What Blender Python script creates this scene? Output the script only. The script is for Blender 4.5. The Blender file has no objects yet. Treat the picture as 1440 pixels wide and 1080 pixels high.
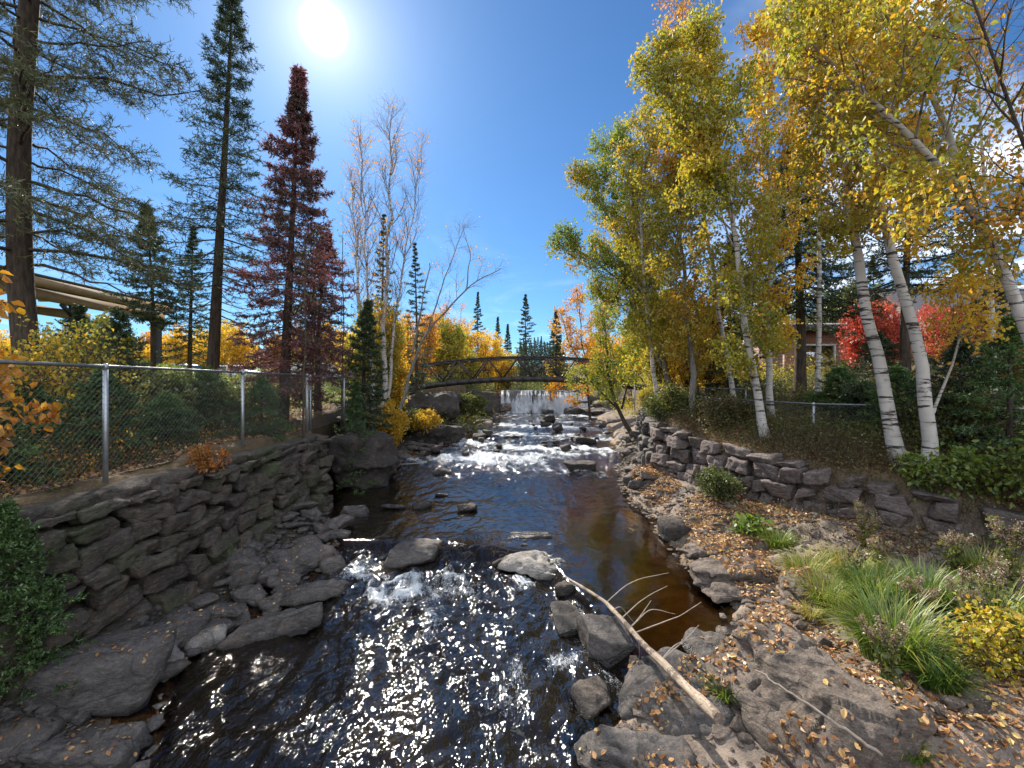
import bpy, math, random
import numpy as np
from mathutils import Vector
from mathutils.bvhtree import BVHTree
random.seed(7); RG = np.random.default_rng(11)
F = 604.0; CZ = 3.4
scene = bpy.context.scene
COL = scene.collection

def P(px, py, D):
    "point seen at photo pixel (px,py) at distance D in front of the lens"
    return np.array([(px-720)/F*D, D, CZ+(540-py)/F*D])
def G(px, py, z):
    "ground point at height z seen at pixel"
    D = F*(CZ-z)/(py-540.0)
    return np.array([(px-720)/F*D, D, z])

# ------------------------------------------------------------------ noise
def _h(ix, iy, iz, s):
    n = (ix*374761393 + iy*668265263 + iz*2147483647 + s*1274126177) & 0xffffffff
    n = ((n ^ (n >> 13))*1274126177) & 0xffffffff
    n = ((n ^ (n >> 16))*2246822519) & 0xffffffff
    return ((n ^ (n >> 15)) & 0xffff)/32767.5-1.0
def noise3(p, s=0):
    p = np.asarray(p, dtype=np.float64); i = np.floor(p).astype(np.int64); f = p-i
    u = f*f*(3-2*f); r = 0
    for dx in (0, 1):
        wx = u[..., 0] if dx else 1-u[..., 0]
        for dy in (0, 1):
            wy = u[..., 1] if dy else 1-u[..., 1]
            for dz in (0, 1):
                wz = u[..., 2] if dz else 1-u[..., 2]
                r = r+wx*wy*wz*_h(i[..., 0]+dx, i[..., 1]+dy, i[..., 2]+dz, s)
    return r
def fbm(p, o=4, s=0, g=0.5, l=2.03):
    a = 1; r = 0; p = np.asarray(p, dtype=np.float64)
    for k in range(o):
        r = r+a*noise3(p, s+k); p = p*l+3.7; a *= g
    return r
def xyz(x, y, z=0.0):
    x, y = np.broadcast_arrays(x, y); return np.stack([x, y, np.zeros_like(x)+z], -1)
def sst(a, b, x):
    t = np.clip((x-a)/(b-a), 0, 1); return t*t*(3-2*t)
def nrm(v):
    return v/np.maximum(np.linalg.norm(v, axis=-1, keepdims=True), 1e-9)

# ------------------------------------------------------------------ mesh builder
class MB:
    def __init__(s): s.v = []; s.f = []; s.m = []; s.a = []; s.n = 0
    def add(s, V, Fc, mat=0, attr=None):
        V = np.asarray(V, dtype=np.float64).reshape(-1, 3); Fc = np.asarray(Fc, dtype=np.int64)
        if len(V) == 0 or len(Fc) == 0: return
        s.v.append(V); s.f.append(Fc+s.n); s.m.append(mat)
        s.a.append(np.zeros(len(V)) if attr is None else np.broadcast_to(attr, (len(V),)).astype(float))
        s.n += len(V)
    def mesh(s, name, mats, smooth=True, attr='v'):
        V = np.concatenate(s.v); tot = []; loops = []; mi = []
        for Fc, m in zip(s.f, s.m):
            tot.append(np.full(len(Fc), Fc.shape[1])); loops.append(Fc.ravel()); mi.append(np.full(len(Fc), m))
        tot = np.concatenate(tot).astype(np.int32); loops = np.concatenate(loops).astype(np.int32); mi = np.concatenate(mi).astype(np.int32)
        me = bpy.data.meshes.new(name)
        me.vertices.add(len(V)); me.vertices.foreach_set('co', V.astype(np.float32).ravel())
        me.loops.add(len(loops)); me.loops.foreach_set('vertex_index', loops)
        me.polygons.add(len(tot)); st = np.zeros(len(tot), np.int32); st[1:] = np.cumsum(tot)[:-1]
        me.polygons.foreach_set('loop_start', st); me.polygons.foreach_set('loop_total', tot)
        me.polygons.foreach_set('material_index', mi)
        me.polygons.foreach_set('use_smooth', np.full(len(tot), smooth, dtype=bool))
        at = me.attributes.new(attr, 'FLOAT', 'POINT'); at.data.foreach_set('value', np.concatenate(s.a).astype(np.float32))
        for m in (mats if isinstance(mats, (list, tuple)) else [mats]): me.materials.append(m)
        me.update(calc_edges=True); me.validate(); return me
    def build(s, name, mats, parent=None, smooth=True, origin=None):
        if s.n == 0: return None
        if origin is not None: s.v = [v-np.asarray(origin) for v in s.v]
        o = bpy.data.objects.new(name, s.mesh(name, mats, smooth)); COL.objects.link(o)
        if parent is not None: o.parent = parent
        if origin is not None: o.location = tuple(float(c) for c in origin)
        return o
def add_attr(o, name, vals):
    at = o.data.attributes.new(name, 'FLOAT', 'POINT'); at.data.foreach_set('value', np.asarray(vals, dtype=np.float32))
def tag(o, label=None, cat=None, group=None, kind=None):
    if label: o['label'] = label
    if cat: o['category'] = cat
    if group: o['group'] = group
    if kind: o['kind'] = kind
    return o
def empty(name, loc, label=None, cat=None, group=None):
    o = bpy.data.objects.new(name, None); COL.objects.link(o); o.location = tuple(float(c) for c in loc)
    o.empty_display_size = 0.2
    return tag(o, label, cat, group)
def part(mb, name, mats, root, smooth=True):
    "mesh given in world coordinates -> child of root (root has only a translation)"
    o = mb.build(name, mats, None, smooth)
    if o is None: return None
    off = np.array(root.location); me = o.data
    co = np.empty(len(me.vertices)*3, np.float32); me.vertices.foreach_get('co', co)
    co = (co.reshape(-1, 3)-off.astype(np.float32)).ravel(); me.vertices.foreach_set('co', co); me.update()
    o.parent = root; return o
def copy_tree(root, loc, rz=0, sc=1, label=None, group=None):
    r = root.copy(); COL.objects.link(r); r.location = tuple(float(c) for c in loc); r.rotation_euler = (0, 0, rz)
    r.scale = (sc, sc, sc) if np.isscalar(sc) else sc
    if label: r['label'] = label
    if group: r['group'] = group
    for ch in list(root.children):
        c = ch.copy(); COL.objects.link(c); c.parent = r
        for g in list(ch.children):
            d = g.copy(); COL.objects.link(d); d.parent = c
    return r

def tubes(Pt, R, sides=5):
    "Pt[M,K,3], R[M,K] -> verts, quads"
    M, K, _ = Pt.shape
    T = np.empty_like(Pt); T[:, 1:-1] = Pt[:, 2:]-Pt[:, :-2]; T[:, 0] = Pt[:, 1]-Pt[:, 0]; T[:, -1] = Pt[:, -1]-Pt[:, -2]
    T = nrm(T); mean = nrm(Pt[:, -1]-Pt[:, 0])
    ref = np.where(np.abs(mean[:, 2:3]) > 0.8, np.array([[1., 0.13, 0]]), np.array([[0.11, 0.07, 1.]]))
    ref = np.repeat(ref[:, None, :], K, 1)
    A = nrm(np.cross(T, ref)); B = np.cross(T, A)
    an = np.arange(sides)*2*math.pi/sides
    V = Pt[:, :, None, :]+R[:, :, None, None]*(A[:, :, None, :]*np.cos(an)[None, None, :, None]+B[:, :, None, :]*np.sin(an)[None, None, :, None])
    V = V.reshape(-1, 3)
    base = (np.arange(M)[:, None, None]*K+np.arange(K-1)[None, :, None])*sides
    j = np.arange(sides)[None, None, :]; j2 = (j+1) % sides
    q = np.stack([base+j, base+j2, base+sides+j2, base+sides+j], -1).reshape(-1, 4)
    return V, q
def tube1(mb, pts, r, sides=8, mat=0, cap=True, attr=None):
    pts = np.asarray(pts, float); r = np.broadcast_to(np.asarray(r, float), (len(pts),)).copy()
    if cap:
        d0 = nrm(pts[1]-pts[0])*1e-4; d1 = nrm(pts[-1]-pts[-2])*1e-4
        pts = np.concatenate([[pts[0]-d0], pts, [pts[-1]+d1]]); r = np.concatenate([[1e-5], r, [1e-5]])
    V, q = tubes(pts[None], r[None], sides); mb.add(V, q, mat, attr)
def box(mb, c, d, R=None, mat=0, attr=None, bev=0.0):
    x, y, z = [k/2 for k in d]
    if bev > 0:
        b = min(bev, x*.9, y*.9, z*.9); vs = []
        import itertools
        for sx, sy, sz in itertools.product((-1, 1), repeat=3):
            vs += [(sx*x, sy*(y-b), sz*(z-b)), (sx*(x-b), sy*y, sz*(z-b)), (sx*(x-b), sy*(y-b), sz*z)]
        V = np.array(vs)
        idx = {k: i*3 for i, k in enumerate(itertools.product((-1, 1), repeat=3))}
        q = []; t = []
        def fx(s, a):
            cs = [(-1, -1), (1, -1), (1, 1), (-1, 1)]; r = []
            for u, w in cs:
                k = [0, 0, 0]; k[a] = s; o = [i for i in range(3) if i != a]; k[o[0]] = u; k[o[1]] = w
                r.append(idx[tuple(k)]+a)
            q.append(r)
        for a in range(3):
            for s in (-1, 1): fx(s, a)
        for a in range(3):
            o = [i for i in range(3) if i != a]
            for u in (-1, 1):
                for w in (-1, 1):
                    k0 = [0, 0, 0]; k1 = [0, 0, 0]; k0[a] = -1; k1[a] = 1
                    for k in (k0, k1): k[o[0]] = u; k[o[1]] = w
                    q.append([idx[tuple(k0)]+o[0], idx[tuple(k1)]+o[0], idx[tuple(k1)]+o[1], idx[tuple(k0)]+o[1]])
        for k, i in idx.items(): t.append([i, i+1, i+2])
        if R is not None: V = V@np.asarray(R).T
        mb.add(V+np.asarray(c), q, mat, attr); mb.add(V+np.asarray(c), t, mat, attr); return
    V = np.array([(sx*x, sy*y, sz*z) for sx in (-1, 1) for sy in (-1, 1) for sz in (-1, 1)])
    if R is not None: V = V@np.asarray(R).T
    q = [(0, 1, 3, 2), (4, 6, 7, 5), (0, 4, 5, 1), (2, 3, 7, 6), (0, 2, 6, 4), (1, 5, 7, 3)]
    mb.add(V+np.asarray(c), q, mat, attr)
def beam(mb, a, b, w, h, mat=0, up=(0, 0, 1)):
    "box bar from a to b, w across, h along up"
    a = np.asarray(a, float); b = np.asarray(b, float); d = b-a; L = np.linalg.norm(d); t = d/L
    s = nrm(np.cross(t, up)); u = np.cross(s, t)
    box(mb, (a+b)/2, (L, w, h), np.stack([t, s, u], 1), mat)
def rotz(a): c, s = math.cos(a), math.sin(a); return np.array([[c, -s, 0], [s, c, 0], [0, 0, 1]])
def rotx(a): c, s = math.cos(a), math.sin(a); return np.array([[1, 0, 0], [0, c, -s], [0, s, c]])
def roty(a): c, s = math.cos(a), math.sin(a); return np.array([[c, 0, s], [0, 1, 0], [-s, 0, c]])

# ------------------------------------------------------------------ materials
class NT:
    def __init__(s, name):
        s.m = bpy.data.materials.new(name); s.m.use_nodes = True; s.t = s.m.node_tree; s.t.nodes.clear()
        s.out = s.t.nodes.new('ShaderNodeOutputMaterial')
    def n(s, ty, **k):
        nd = s.t.nodes.new(ty)
        for a, b in k.items():
            if a.startswith('i_'): 
                key = a[2:]; key = int(key) if key.isdigit() else key.replace('_', ' ')
                if hasattr(b, 'is_output') or isinstance(b, bpy.types.NodeSocket): s.t.links.new(b, nd.inputs[key])
                else: nd.inputs[key].default_value = b
            else: setattr(nd, a, b)
        return nd
    def link(s, a, b): s.t.links.new(a, b)
    def attr(s, nm): return s.n('ShaderNodeAttribute', attribute_name=nm).outputs['Fac']
    def pos(s): return s.n('ShaderNodeNewGeometry').outputs['Position']
    def mapv(s, v, sc): 
        return s.n('ShaderNodeVectorMath', operation='MULTIPLY', i_0=v, i_1=sc).outputs[0]
    def noise(s, v, scale, detail=4, rough=.55, dist=0):
        return s.n('ShaderNodeTexNoise', i_Vector=v, i_Scale=scale, i_Detail=detail, i_Roughness=rough, i_Distortion=dist).outputs[0]
    def ramp(s, f, stops, interp='LINEAR'):
        r = s.n('ShaderNodeValToRGB', i_Fac=f); r.color_ramp.interpolation = interp; e = r.color_ramp.elements
        while len(e) < len(stops): e.new(.5)
        for el, (p, c) in zip(e, stops):
            el.position = p; el.color = (c, c, c, 1) if np.isscalar(c) else tuple(c)+(1,)
        return r.outputs[0]
    def mix(s, f, a, b, blend='MIX'):
        m = s.n('ShaderNodeMix', data_type='RGBA', blend_type=blend)
        for k, v in ((0, f), (6, a), (7, b)):
            if isinstance(v, bpy.types.NodeSocket): s.link(v, m.inputs[k])
            else: m.inputs[k].default_value = v if k == 0 else (tuple(v)+(1,) if len(v) == 3 else v)
        return m.outputs[2]
    def math(s, op, a, b=0.0, clamp=False):
        m = s.n('ShaderNodeMath', operation=op, use_clamp=clamp)
        for k, v in ((0, a), (1, b)):
            if isinstance(v, bpy.types.NodeSocket): s.link(v, m.inputs[k])
            else: m.inputs[k].default_value = v
        return m.outputs[0]
    def bump(s, h, strength=.5, dist=.02, nrm=None):
        b = s.n('ShaderNodeBump', i_Height=h, i_Strength=strength, i_Distance=dist)
        if nrm is not None: s.link(nrm, b.inputs['Normal'])
        return b.outputs[0]
    def prin(s, col, rough=.7, nrm=None, metal=0.0, spec=.5, **k):
        b = s.n('ShaderNodeBsdfPrincipled')
        for key, v in (('Base Color', col), ('Roughness', rough), ('Metallic', metal), ('Specular IOR Level', spec)):
            if isinstance(v, bpy.types.NodeSocket): s.link(v, b.inputs[key])
            else: b.inputs[key].default_value = tuple(v)+(1,) if key == 'Base Color' else v
        if nrm is not None: s.link(nrm, b.inputs['Normal'])
        return b.outputs[0]
    def done(s, sh): s.link(sh, s.out.inputs['Surface']); return s.m

def leaf_mat(name, stops, trans=.56, dk=.12):
    t = NT(name); v = t.attr('v'); c = t.ramp(v, stops)
    pn = t.noise(t.pos(), 1.3, 2)
    c = t.mix(t.ramp(pn, [(.35, 0.0), (.7, dk)]), c, (.06, .08, .012), 'MIX')
    d = t.n('ShaderNodeBsdfDiffuse'); t.link(c, d.inputs['Color'])
    tr = t.n('ShaderNodeBsdfTranslucent'); t.link(c, tr.inputs['Color'])
    gl = t.n('ShaderNodeBsdfGlossy', i_Roughness=.45); gl.inputs['Color'].default_value = (1, 1, 1, 1)
    m = t.n('ShaderNodeMixShader', i_Fac=trans); t.link(d.outputs[0], m.inputs[1]); t.link(tr.outputs[0], m.inputs[2])
    m2 = t.n('ShaderNodeMixShader', i_Fac=.04); t.link(m.outputs[0], m2.inputs[1]); t.link(gl.outputs[0], m2.inputs[2])
    return t.done(m2.outputs[0])
Y1 = (.64, .38, .02); Y2 = (.74, .47, .025); OR = (.60, .23, .02); GR = (.13, .21, .02); YG = (.36, .36, .025); DG = (.05, .09, .015); BR = (.20, .10, .03)
M = {}
M['leaf_yellow'] = leaf_mat('yellow_birch_leaf', [(0, YG), (.25, Y1), (.6, Y2), (.85, Y1), (1, OR)])
M['leaf_mixed'] = leaf_mat('mixed_birch_leaf', [(0, GR), (.3, YG), (.5, (.46, .40, .035)), (.8, Y1), (1, OR)])
M['leaf_green'] = leaf_mat('green_aspen_leaf', [(0, DG), (.35, GR), (.7, (.24, .30, .03)), (.9, YG), (1, Y1)])
M['leaf_orange'] = leaf_mat('orange_leaf', [(0, Y1), (.4, (.62, .32, .02)), (.8, OR), (1, (.35, .12, .02))])
M['leaf_copper'] = leaf_mat('copper_leaf', [(0, (.28, .08, .025)), (.6, (.5, .18, .04)), (1, (.5, .3, .04))])
M['leaf_red'] = leaf_mat('red_leaf', [(0, (.45, .05, .02)), (.5, (.55, .07, .04)), (1, (.5, .18, .03))])
M['leaf_olive'] = leaf_mat('olive_leaf', [(0, DG), (.4, (.09, .12, .02)), (.75, (.2, .2, .03)), (1, (.35, .2, .03))])
M['leaf_brown'] = leaf_mat('brown_brush_leaf', [(0, (.06, .045, .02)), (.4, (.14, .09, .03)), (.7, (.10, .12, .02)), (1, (.33, .17, .04))], .35)
M['needle_dark'] = leaf_mat('spruce_needle', [(0, (.025, .045, .018)), (.6, (.045, .075, .03)), (1, (.09, .12, .045))], .25)
M['needle_flare'] = leaf_mat('flare_tinted_spruce_needle', [(0, (.035, .05, .025)), (.38, (.06, .06, .035)), (.50, (.18, .065, .07)), (.8, (.28, .09, .10)), (1, (.34, .13, .12))], .4)  # lens flare red painted into the colour of green spruce needles
M['needle_green'] = leaf_mat('young_fir_needle', [(0, (.03, .06, .02)), (.6, (.07, .14, .035)), (1, (.16, .24, .06))], .35)
M['needle_pine'] = leaf_mat('pine_needle', [(0, (.04, .055, .025)), (.7, (.10, .11, .045)), (1, (.16, .12, .05))], .3)
M['grass'] = leaf_mat('grass_blade', [(0, (.05, .11, .015)), (.5, (.14, .22, .03)), (.8, (.35, .34, .05)), (1, (.45, .33, .1))], .4)
M['seed'] = leaf_mat('goldenrod_seedhead', [(0, (.22, .15, .1)), (1, (.42, .3, .2))], .3)
M['litter'] = leaf_mat('fallen_leaf', [(0, (.06, .035, .02)), (.25, (.22, .10, .04)), (.5, (.42, .20, .07)), (.8, (.58, .32, .14)), (1, (.62, .46, .16))], .25)

def bark_mat(name, a, b, sc=9, stretch=(1, 1, .18)):
    t = NT(name); p = t.mapv(t.pos(), stretch); n = t.noise(p, sc*2.2, 6, .65)
    c = t.mix(t.ramp(n, [(.35, 0.), (.65, 1.)]), a, b)
    return t.done(t.prin(c, .9, t.bump(n, .9, .03), spec=.2))
M['bark_dark'] = bark_mat('dark_conifer_bark', (.035, .026, .02), (.10, .075, .055))
M['bark_grey'] = bark_mat('grey_bark', (.11, .10, .085), (.27, .25, .22), 7)
M['bark_brown'] = bark_mat('brown_bark', (.05, .035, .025), (.13, .09, .06), 7)
def birch_mat():
    t = NT('white_birch_bark'); pos = t.pos()
    p = t.mapv(pos, (2.2, 2.2, 17.0)); n = t.noise(p, 1.0, 4, .62, .5)
    big = t.noise(t.mapv(pos, (3, 3, 6)), 1.0, 3, .6)
    lent = t.ramp(n, [(.545, 0.), (.585, 1.)]); lent = t.math('MULTIPLY', lent, t.ramp(big, [(.38, .3), (.5, 1.)]))
    c = t.mix(t.noise(pos, 5.0, 3), (.36, .32, .28), (.58, .54, .50))
    c = t.mix(t.ramp(t.noise(t.mapv(pos, (5, 5, 2.2)), 1.0, 4), [(.60, 0.), (.72, .75)]), c, (.19, .15, .11))
    c = t.mix(lent, c, (.05, .04, .035))
    v = t.attr('v'); c = t.mix(t.ramp(v, [(.08, 1.), (.35, 0.)]), c, (.12, .085, .06))
    return t.done(t.prin(c, .75, t.bump(n, .4, .01), spec=.25))
M['birch'] = birch_mat()

def rock_mat(name, a, b, c3, wet=True, bs=.8, moss=0.0, scl=1.0):
    t = NT(name); pos = t.pos()
    n1 = t.noise(pos, 1.7*scl, 5, .6, .3); n2 = t.noise(t.mapv(pos, (1, 1, 3.0)), 9.0*scl, 6, .68); n3 = t.noise(pos, 70.0, 3, .6); n4 = t.noise(t.mapv(pos, (1, 1, 1.8)), 21.0*scl, 8, .72)
    c = t.mix(t.ramp(n1, [(.36, 0.), (.62, 1.)]), a, b)
    c = t.mix(t.ramp(n2, [(.45, 0.), (.70, .8)]), c, c3)
    c = t.mix(t.ramp(n3, [(.3, .45), (.6, 0.)]), c, (.03, .028, .026))
    vr = t.n('ShaderNodeTexVoronoi', feature='DISTANCE_TO_EDGE', i_Scale=1.3*scl)
    t.link(t.n('ShaderNodeVectorMath', operation='ADD', i_0=t.mapv(pos, (1, 1, 2.2)), i_1=t.n('ShaderNodeTexNoise', i_Vector=pos, i_Scale=.9, i_Detail=5).outputs[1]).outputs[0], vr.inputs['Vector'])
    ck = t.ramp(vr.outputs[0], [(0.0, 0.), (.03, 1.)])
    c = t.mix(ck, t.mix(.38, c, (.012, .011, .01)), c)
    if moss: c = t.mix(t.ramp(t.noise(pos, 1.1, 4), [(.5, 0.), (.7, moss)]), c, (.05, .075, .02))
    # rusty and lichen stains
    c = t.mix(t.ramp(t.noise(pos, 2.6, 4, .6), [(.58, 0.), (.75, .45)]), c, (.20, .13, .075))
    rough = .85
    if wet:
        w = t.attr('v'); c = t.mix(w, c, t.mix(.72, c, (.008, .007, .006)))
        rough = t.ramp(w, [(0, .85), (1, .22)])
    h = t.math('ADD', t.math('ADD', t.math('MULTIPLY', n2, .7), t.math('MULTIPLY', n4, .75)), t.math('MULTIPLY', n3, .22)); c = t.mix(t.ramp(n4, [(.56, 0.), (.68, .55)]), c, t.mix(.5, c, (.42, .40, .36))); c = t.mix(t.ramp(n4, [(.34, .65), (.46, 0.)]), c, (.025, .02, .018)); h = t.math('ADD', h, t.math('MULTIPLY', ck, .18))
    return t.done(t.prin(c, rough, t.bump(h, bs, .05), spec=.4))
M['rock'] = rock_mat('river_rock', (.062, .054, .05), (.125, .108, .098), (.19, .165, .15))
M['rock_light'] = rock_mat('pale_rock', (.20, .18, .16), (.33, .30, .27), (.42, .38, .34))
M['rock_warm'] = rock_mat('brown_bedrock', (.095, .072, .058), (.195, .15, .12), (.29, .235, .185), bs=1.0)
M['wall_stone'] = rock_mat('retaining_wall_stone', (.042, .034, .027), (.10, .078, .06), (.17, .135, .108), wet=False, moss=.6)
M['wall_right'] = rock_mat('purple_grey_wall_stone', (.085, .062, .055), (.17, .13, .118), (.26, .205, .185), wet=False, moss=.15)
M['rock_dark'] = rock_mat('dark_wet_ledge', (.022, .018, .016), (.05, .04, .034), (.085, .068, .058))
def simple(name, c, rough=.6, metal=0., var=.0, sc=8., b=0.0, spec=.5):
    t = NT(name); n = t.noise(t.pos(), sc, 5, .6)
    col = t.mix(t.ramp(n, [(.35, 0.), (.7, 1.)]), c, tuple(k*(1-var) for k in c)) if var else c
    return t.done(t.prin(col, rough, t.bump(n, b, .01) if b else None, metal, spec))
M['galv'] = simple('galvanised_steel', (.42, .44, .46), .42, .75, .3, 14)
M['wire'] = simple('dull_fence_wire', (.21, .21, .2), .6, .5, .3, 9)
M['rail'] = simple('weathered_grey_rail', (.20, .21, .22), .5, .6, .4, 14)
M['concrete'] = simple('weathered_concrete', (.10, .09, .075), .9, 0, .5, 3, .7)
def log_mat():
    t = NT('split_driftwood'); pos = t.pos(); ax = nrm(G(1010, 1010, .72)-G(797, 812, .32)); s1 = nrm(np.cross(ax, [0, 0, 1.])); s2 = np.cross(ax, s1)
    dots = [t.n('ShaderNodeVectorMath', operation='DOT_PRODUCT', i_0=pos, i_1=tuple(v_*k_)).outputs['Value'] for v_, k_ in ((ax, 2.2), (s1, 60.), (s2, 60.))]
    cv = t.n('ShaderNodeCombineXYZ', i_0=dots[0], i_1=dots[1], i_2=dots[2]).outputs[0]; n = t.noise(cv, 1.0, 5, .65, .3); b = t.noise(pos, 5.0, 4, .6)
    c = t.mix(t.ramp(n, [(.3, 0.), (.7, 1.)]), (.20, .145, .10), (.46, .37, .28)); c = t.mix(t.ramp(n, [(.30, 1.), (.38, 0.)]), c, (.04, .03, .022))
    c = t.mix(t.ramp(b, [(.54, 0.), (.60, .85)]), c, (.10, .07, .05)); c = t.mix(t.ramp(t.noise(pos, 33.0, 3), [(.62, 0.), (.68, .9)]), c, (.05, .035, .025))
    return t.done(t.prin(c, .85, t.bump(t.math('ADD', n, t.math('MULTIPLY', t.ramp(b, [(.54, 0.), (.60, 1.)]), .5)), .9, .012)))
M['log'] = log_mat()
M['steel_dark'] = simple('dark_brown_steel', (.035, .026, .024), .55, .3, .3, 6)
M['wood_grey'] = simple('bleached_driftwood', (.38, .31, .24), .8, 0, .5, 22, .5)
M['wood_deck'] = simple('bridge_deck_board', (.09, .07, .06), .8, 0, .4, 12, .4)
# ------------------------------------------------------------------ world, sun, camera
SUN = nrm(np.array([-265., 604., 500.]))
sel = math.asin(SUN[2]); saz = math.atan2(SUN[0], SUN[1])
w = bpy.data.worlds.new('World'); scene.world = w; w.use_nodes = True
nt = w.node_tree; nt.nodes.clear()
class WT(NT):
    def __init__(s, t): s.t = t
W_ = WT(nt)
sky = W_.n('ShaderNodeTexSky', sky_type='NISHITA', sun_disc=False, sun_elevation=sel, sun_rotation=saz, altitude=300, air_density=1.0, dust_density=.25, ozone_density=1.6)
dirv = W_.n('ShaderNodeNewGeometry').outputs['Incoming']
dirv = W_.n('ShaderNodeVectorMath', operation='SCALE', i_0=dirv); dirv.inputs['Scale'].default_value = -1.0; dirv = dirv.outputs[0]
# thin cirrus at right, plus unseen clouds added behind camera as fill light
sep = W_.n('ShaderNodeSeparateXYZ', i_0=dirv)
zc = W_.math('MAXIMUM', sep.outputs[2], .04)
cx = W_.math('DIVIDE', sep.outputs[0], zc); cy = W_.math('DIVIDE', sep.outputs[1], zc)
cv = W_.n('ShaderNodeCombineXYZ', i_0=cx, i_1=cy).outputs[0]
cn = W_.noise(W_.mapv(cv, (1.1, .75, 1)), 1.0, 7, .58, .35)
side = W_.math('MAXIMUM', W_.ramp(W_.math('ADD', W_.math('MULTIPLY', sep.outputs[0], .5), .5), [(.66, 0.), (.80, 1.)]), W_.ramp(W_.math('ADD', W_.math('MULTIPLY', sep.outputs[1], -.5), .5), [(.42, 0.), (.60, 1.)]))
cn = W_.math('ADD', cn, W_.ramp(W_.math('ADD', W_.math('MULTIPLY', sep.outputs[1], -.5), .5), [(.42, 0.), (.65, .22)]))  # denser cover behind the camera, for fill light
cl = W_.math('MULTIPLY', W_.ramp(cn, [(.42, 0.), (.66, 1.)]), side)
cn2 = W_.noise(W_.mapv(cv, (.8, .5, 1)), 1.3, 7, .6, .6)
low = W_.math('MULTIPLY', W_.ramp(cn2, [(.52, 0.), (.75, .30)]), W_.ramp(sep.outputs[2], [(.0, 1.), (.42, 0.)]))
cl = W_.math('MAXIMUM', cl, low)
cl = W_.math('MULTIPLY', cl, W_.ramp(sep.outputs[2], [(.02, 0.), (.1, 1.)]))
skyc = W_.mix(1.0, sky.outputs[0], (.275, .475, .655), 'MULTIPLY')
skyc = W_.mix(cl, skyc, (7.6, 8.3, 9.4))
# the sun's own disc and the bright air round it
dt = W_.n('ShaderNodeVectorMath', operation='DOT_PRODUCT', i_0=dirv, i_1=tuple(SUN)).outputs['Value']
ang = W_.math('ARCCOSINE', W_.math('MINIMUM', dt, 1.0))
disc = W_.math('MULTIPLY', W_.ramp(ang, [(.016, 1.), (.040, 0.)], 'EASE'), 55.0)
g1 = W_.math('MULTIPLY', W_.math('POWER', 2.718, W_.math('MULTIPLY', ang, -17.0)), 5.0)
g2 = W_.math('MULTIPLY', W_.math('POWER', 2.718, W_.math('MULTIPLY', ang, -5.0)), .35)
glow = W_.math('ADD', W_.math('ADD', disc, g1), g2)
gc = W_.n('ShaderNodeVectorMath', operation='SCALE', i_0=(1.0, .88, .97)); W_.link(glow, gc.inputs['Scale'])
tot = W_.n('ShaderNodeVectorMath', operation='ADD', i_0=skyc, i_1=gc.outputs[0]).outputs[0]
bg = W_.n('ShaderNodeBackground', i_Strength=.10); W_.link(tot, bg.inputs['Color'])
wo = W_.n('ShaderNodeOutputWorld'); W_.link(bg.outputs[0], wo.inputs['Surface'])
sl = bpy.data.lights.new('sun', 'SUN'); sl.energy = 5.0; sl.angle = math.radians(.53); sl.color = (1, .93, .82)
so = bpy.data.objects.new('sun', sl); COL.objects.link(so); so.rotation_euler = Vector(SUN).to_track_quat('Z', 'Y').to_euler(); so.location = (-20, 40, 40)
cam = bpy.data.cameras.new('camera'); cam.lens = 36*F/1440; cam.sensor_width = 36; cam.clip_end = 2000; cam.clip_start = .05
co = bpy.data.objects.new('camera', cam); COL.objects.link(co); co.location = (0, 0, CZ); co.rotation_euler = (math.pi/2, 0, 0)
scene.camera = co
scene.view_settings.view_transform = 'Standard'; scene.view_settings.look = 'None'; scene.view_settings.gamma = 1
scene.view_settings.exposure = 1.1
scene.render.engine = 'CYCLES'; scene.render.resolution_x = 1024; scene.render.resolution_y = 768
cy_ = scene.cycles; cy_.max_bounces = 7; cy_.transparent_max_bounces = 12; cy_.diffuse_bounces = 3; cy_.glossy_bounces = 3; cy_.transmission_bounces = 4
cy_.sample_clamp_indirect = 6; cy_.caustics_reflective = False; cy_.caustics_refractive = False

# ------------------------------------------------------------------ terrain tables
def T(y, ks, vs): return np.interp(y, ks, vs)
def EL(y): return T(y, [-30, 0, 4, 5, 6, 7, 8.2, 9.5, 11, 13, 16, 20, 24, 28, 35, 40, 60, 90, 400], [-3, -3, -3.2, -3.8, -3.8, -3.5, -3.3, -4.0, -5.2, -5.6, -4.4, -3.0, -2.1, -1.5, -.9, -1.2, -5, -8, -8])
def ER(y): return T(y, [-30, 0, 3, 4.2, 4.7, 5.3, 6, 7, 8, 9, 11, 13, 16, 20, 26, 35, 40, 60, 90, 400], [.9, .9, .9, 1.1, 1.9, 2.8, 3.3, 3.3, 3.3, 3.6, 3.5, 3.6, 4.2, 5.0, 6.0, 6.6, 7, 9, 10, 10])
def XL(y): return T(y, [-30, 11.3, 11.5, 14, 18, 22, 28, 35, 60, 400], [-5.0, -5.0, -6.1, -6.2, -6.2, -6.3, -7.2, -3.5, -12, -12])
def XR(y): return T(y, [-30, 0, 4, 6.5, 7.9, 10.5, 12.5, 14, 16, 20, 28, 35, 60, 400], [11, 10.5, 9.3, 7.7, 6.25, 5.0, 4.4, 4.5, 5.1, 6.2, 8.6, 9.6, 14, 14])
def ZL(y): return T(y, [-30, 11, 14, 20, 28, 35, 60, 400], [2.05, 2.1, 2.25, 2.6, 2.95, 3.2, 3.3, 3.5])
def ZR(y): return T(y, [-30, 0, 6.5, 7.9, 10.5, 13, 16, 20, 28, 35, 60, 400], [1.3, 1.35, 1.45, 1.65, 1.95, 2.2, 2.3, 2.5, 3.0, 3.25, 3.35, 3.5])
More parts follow.
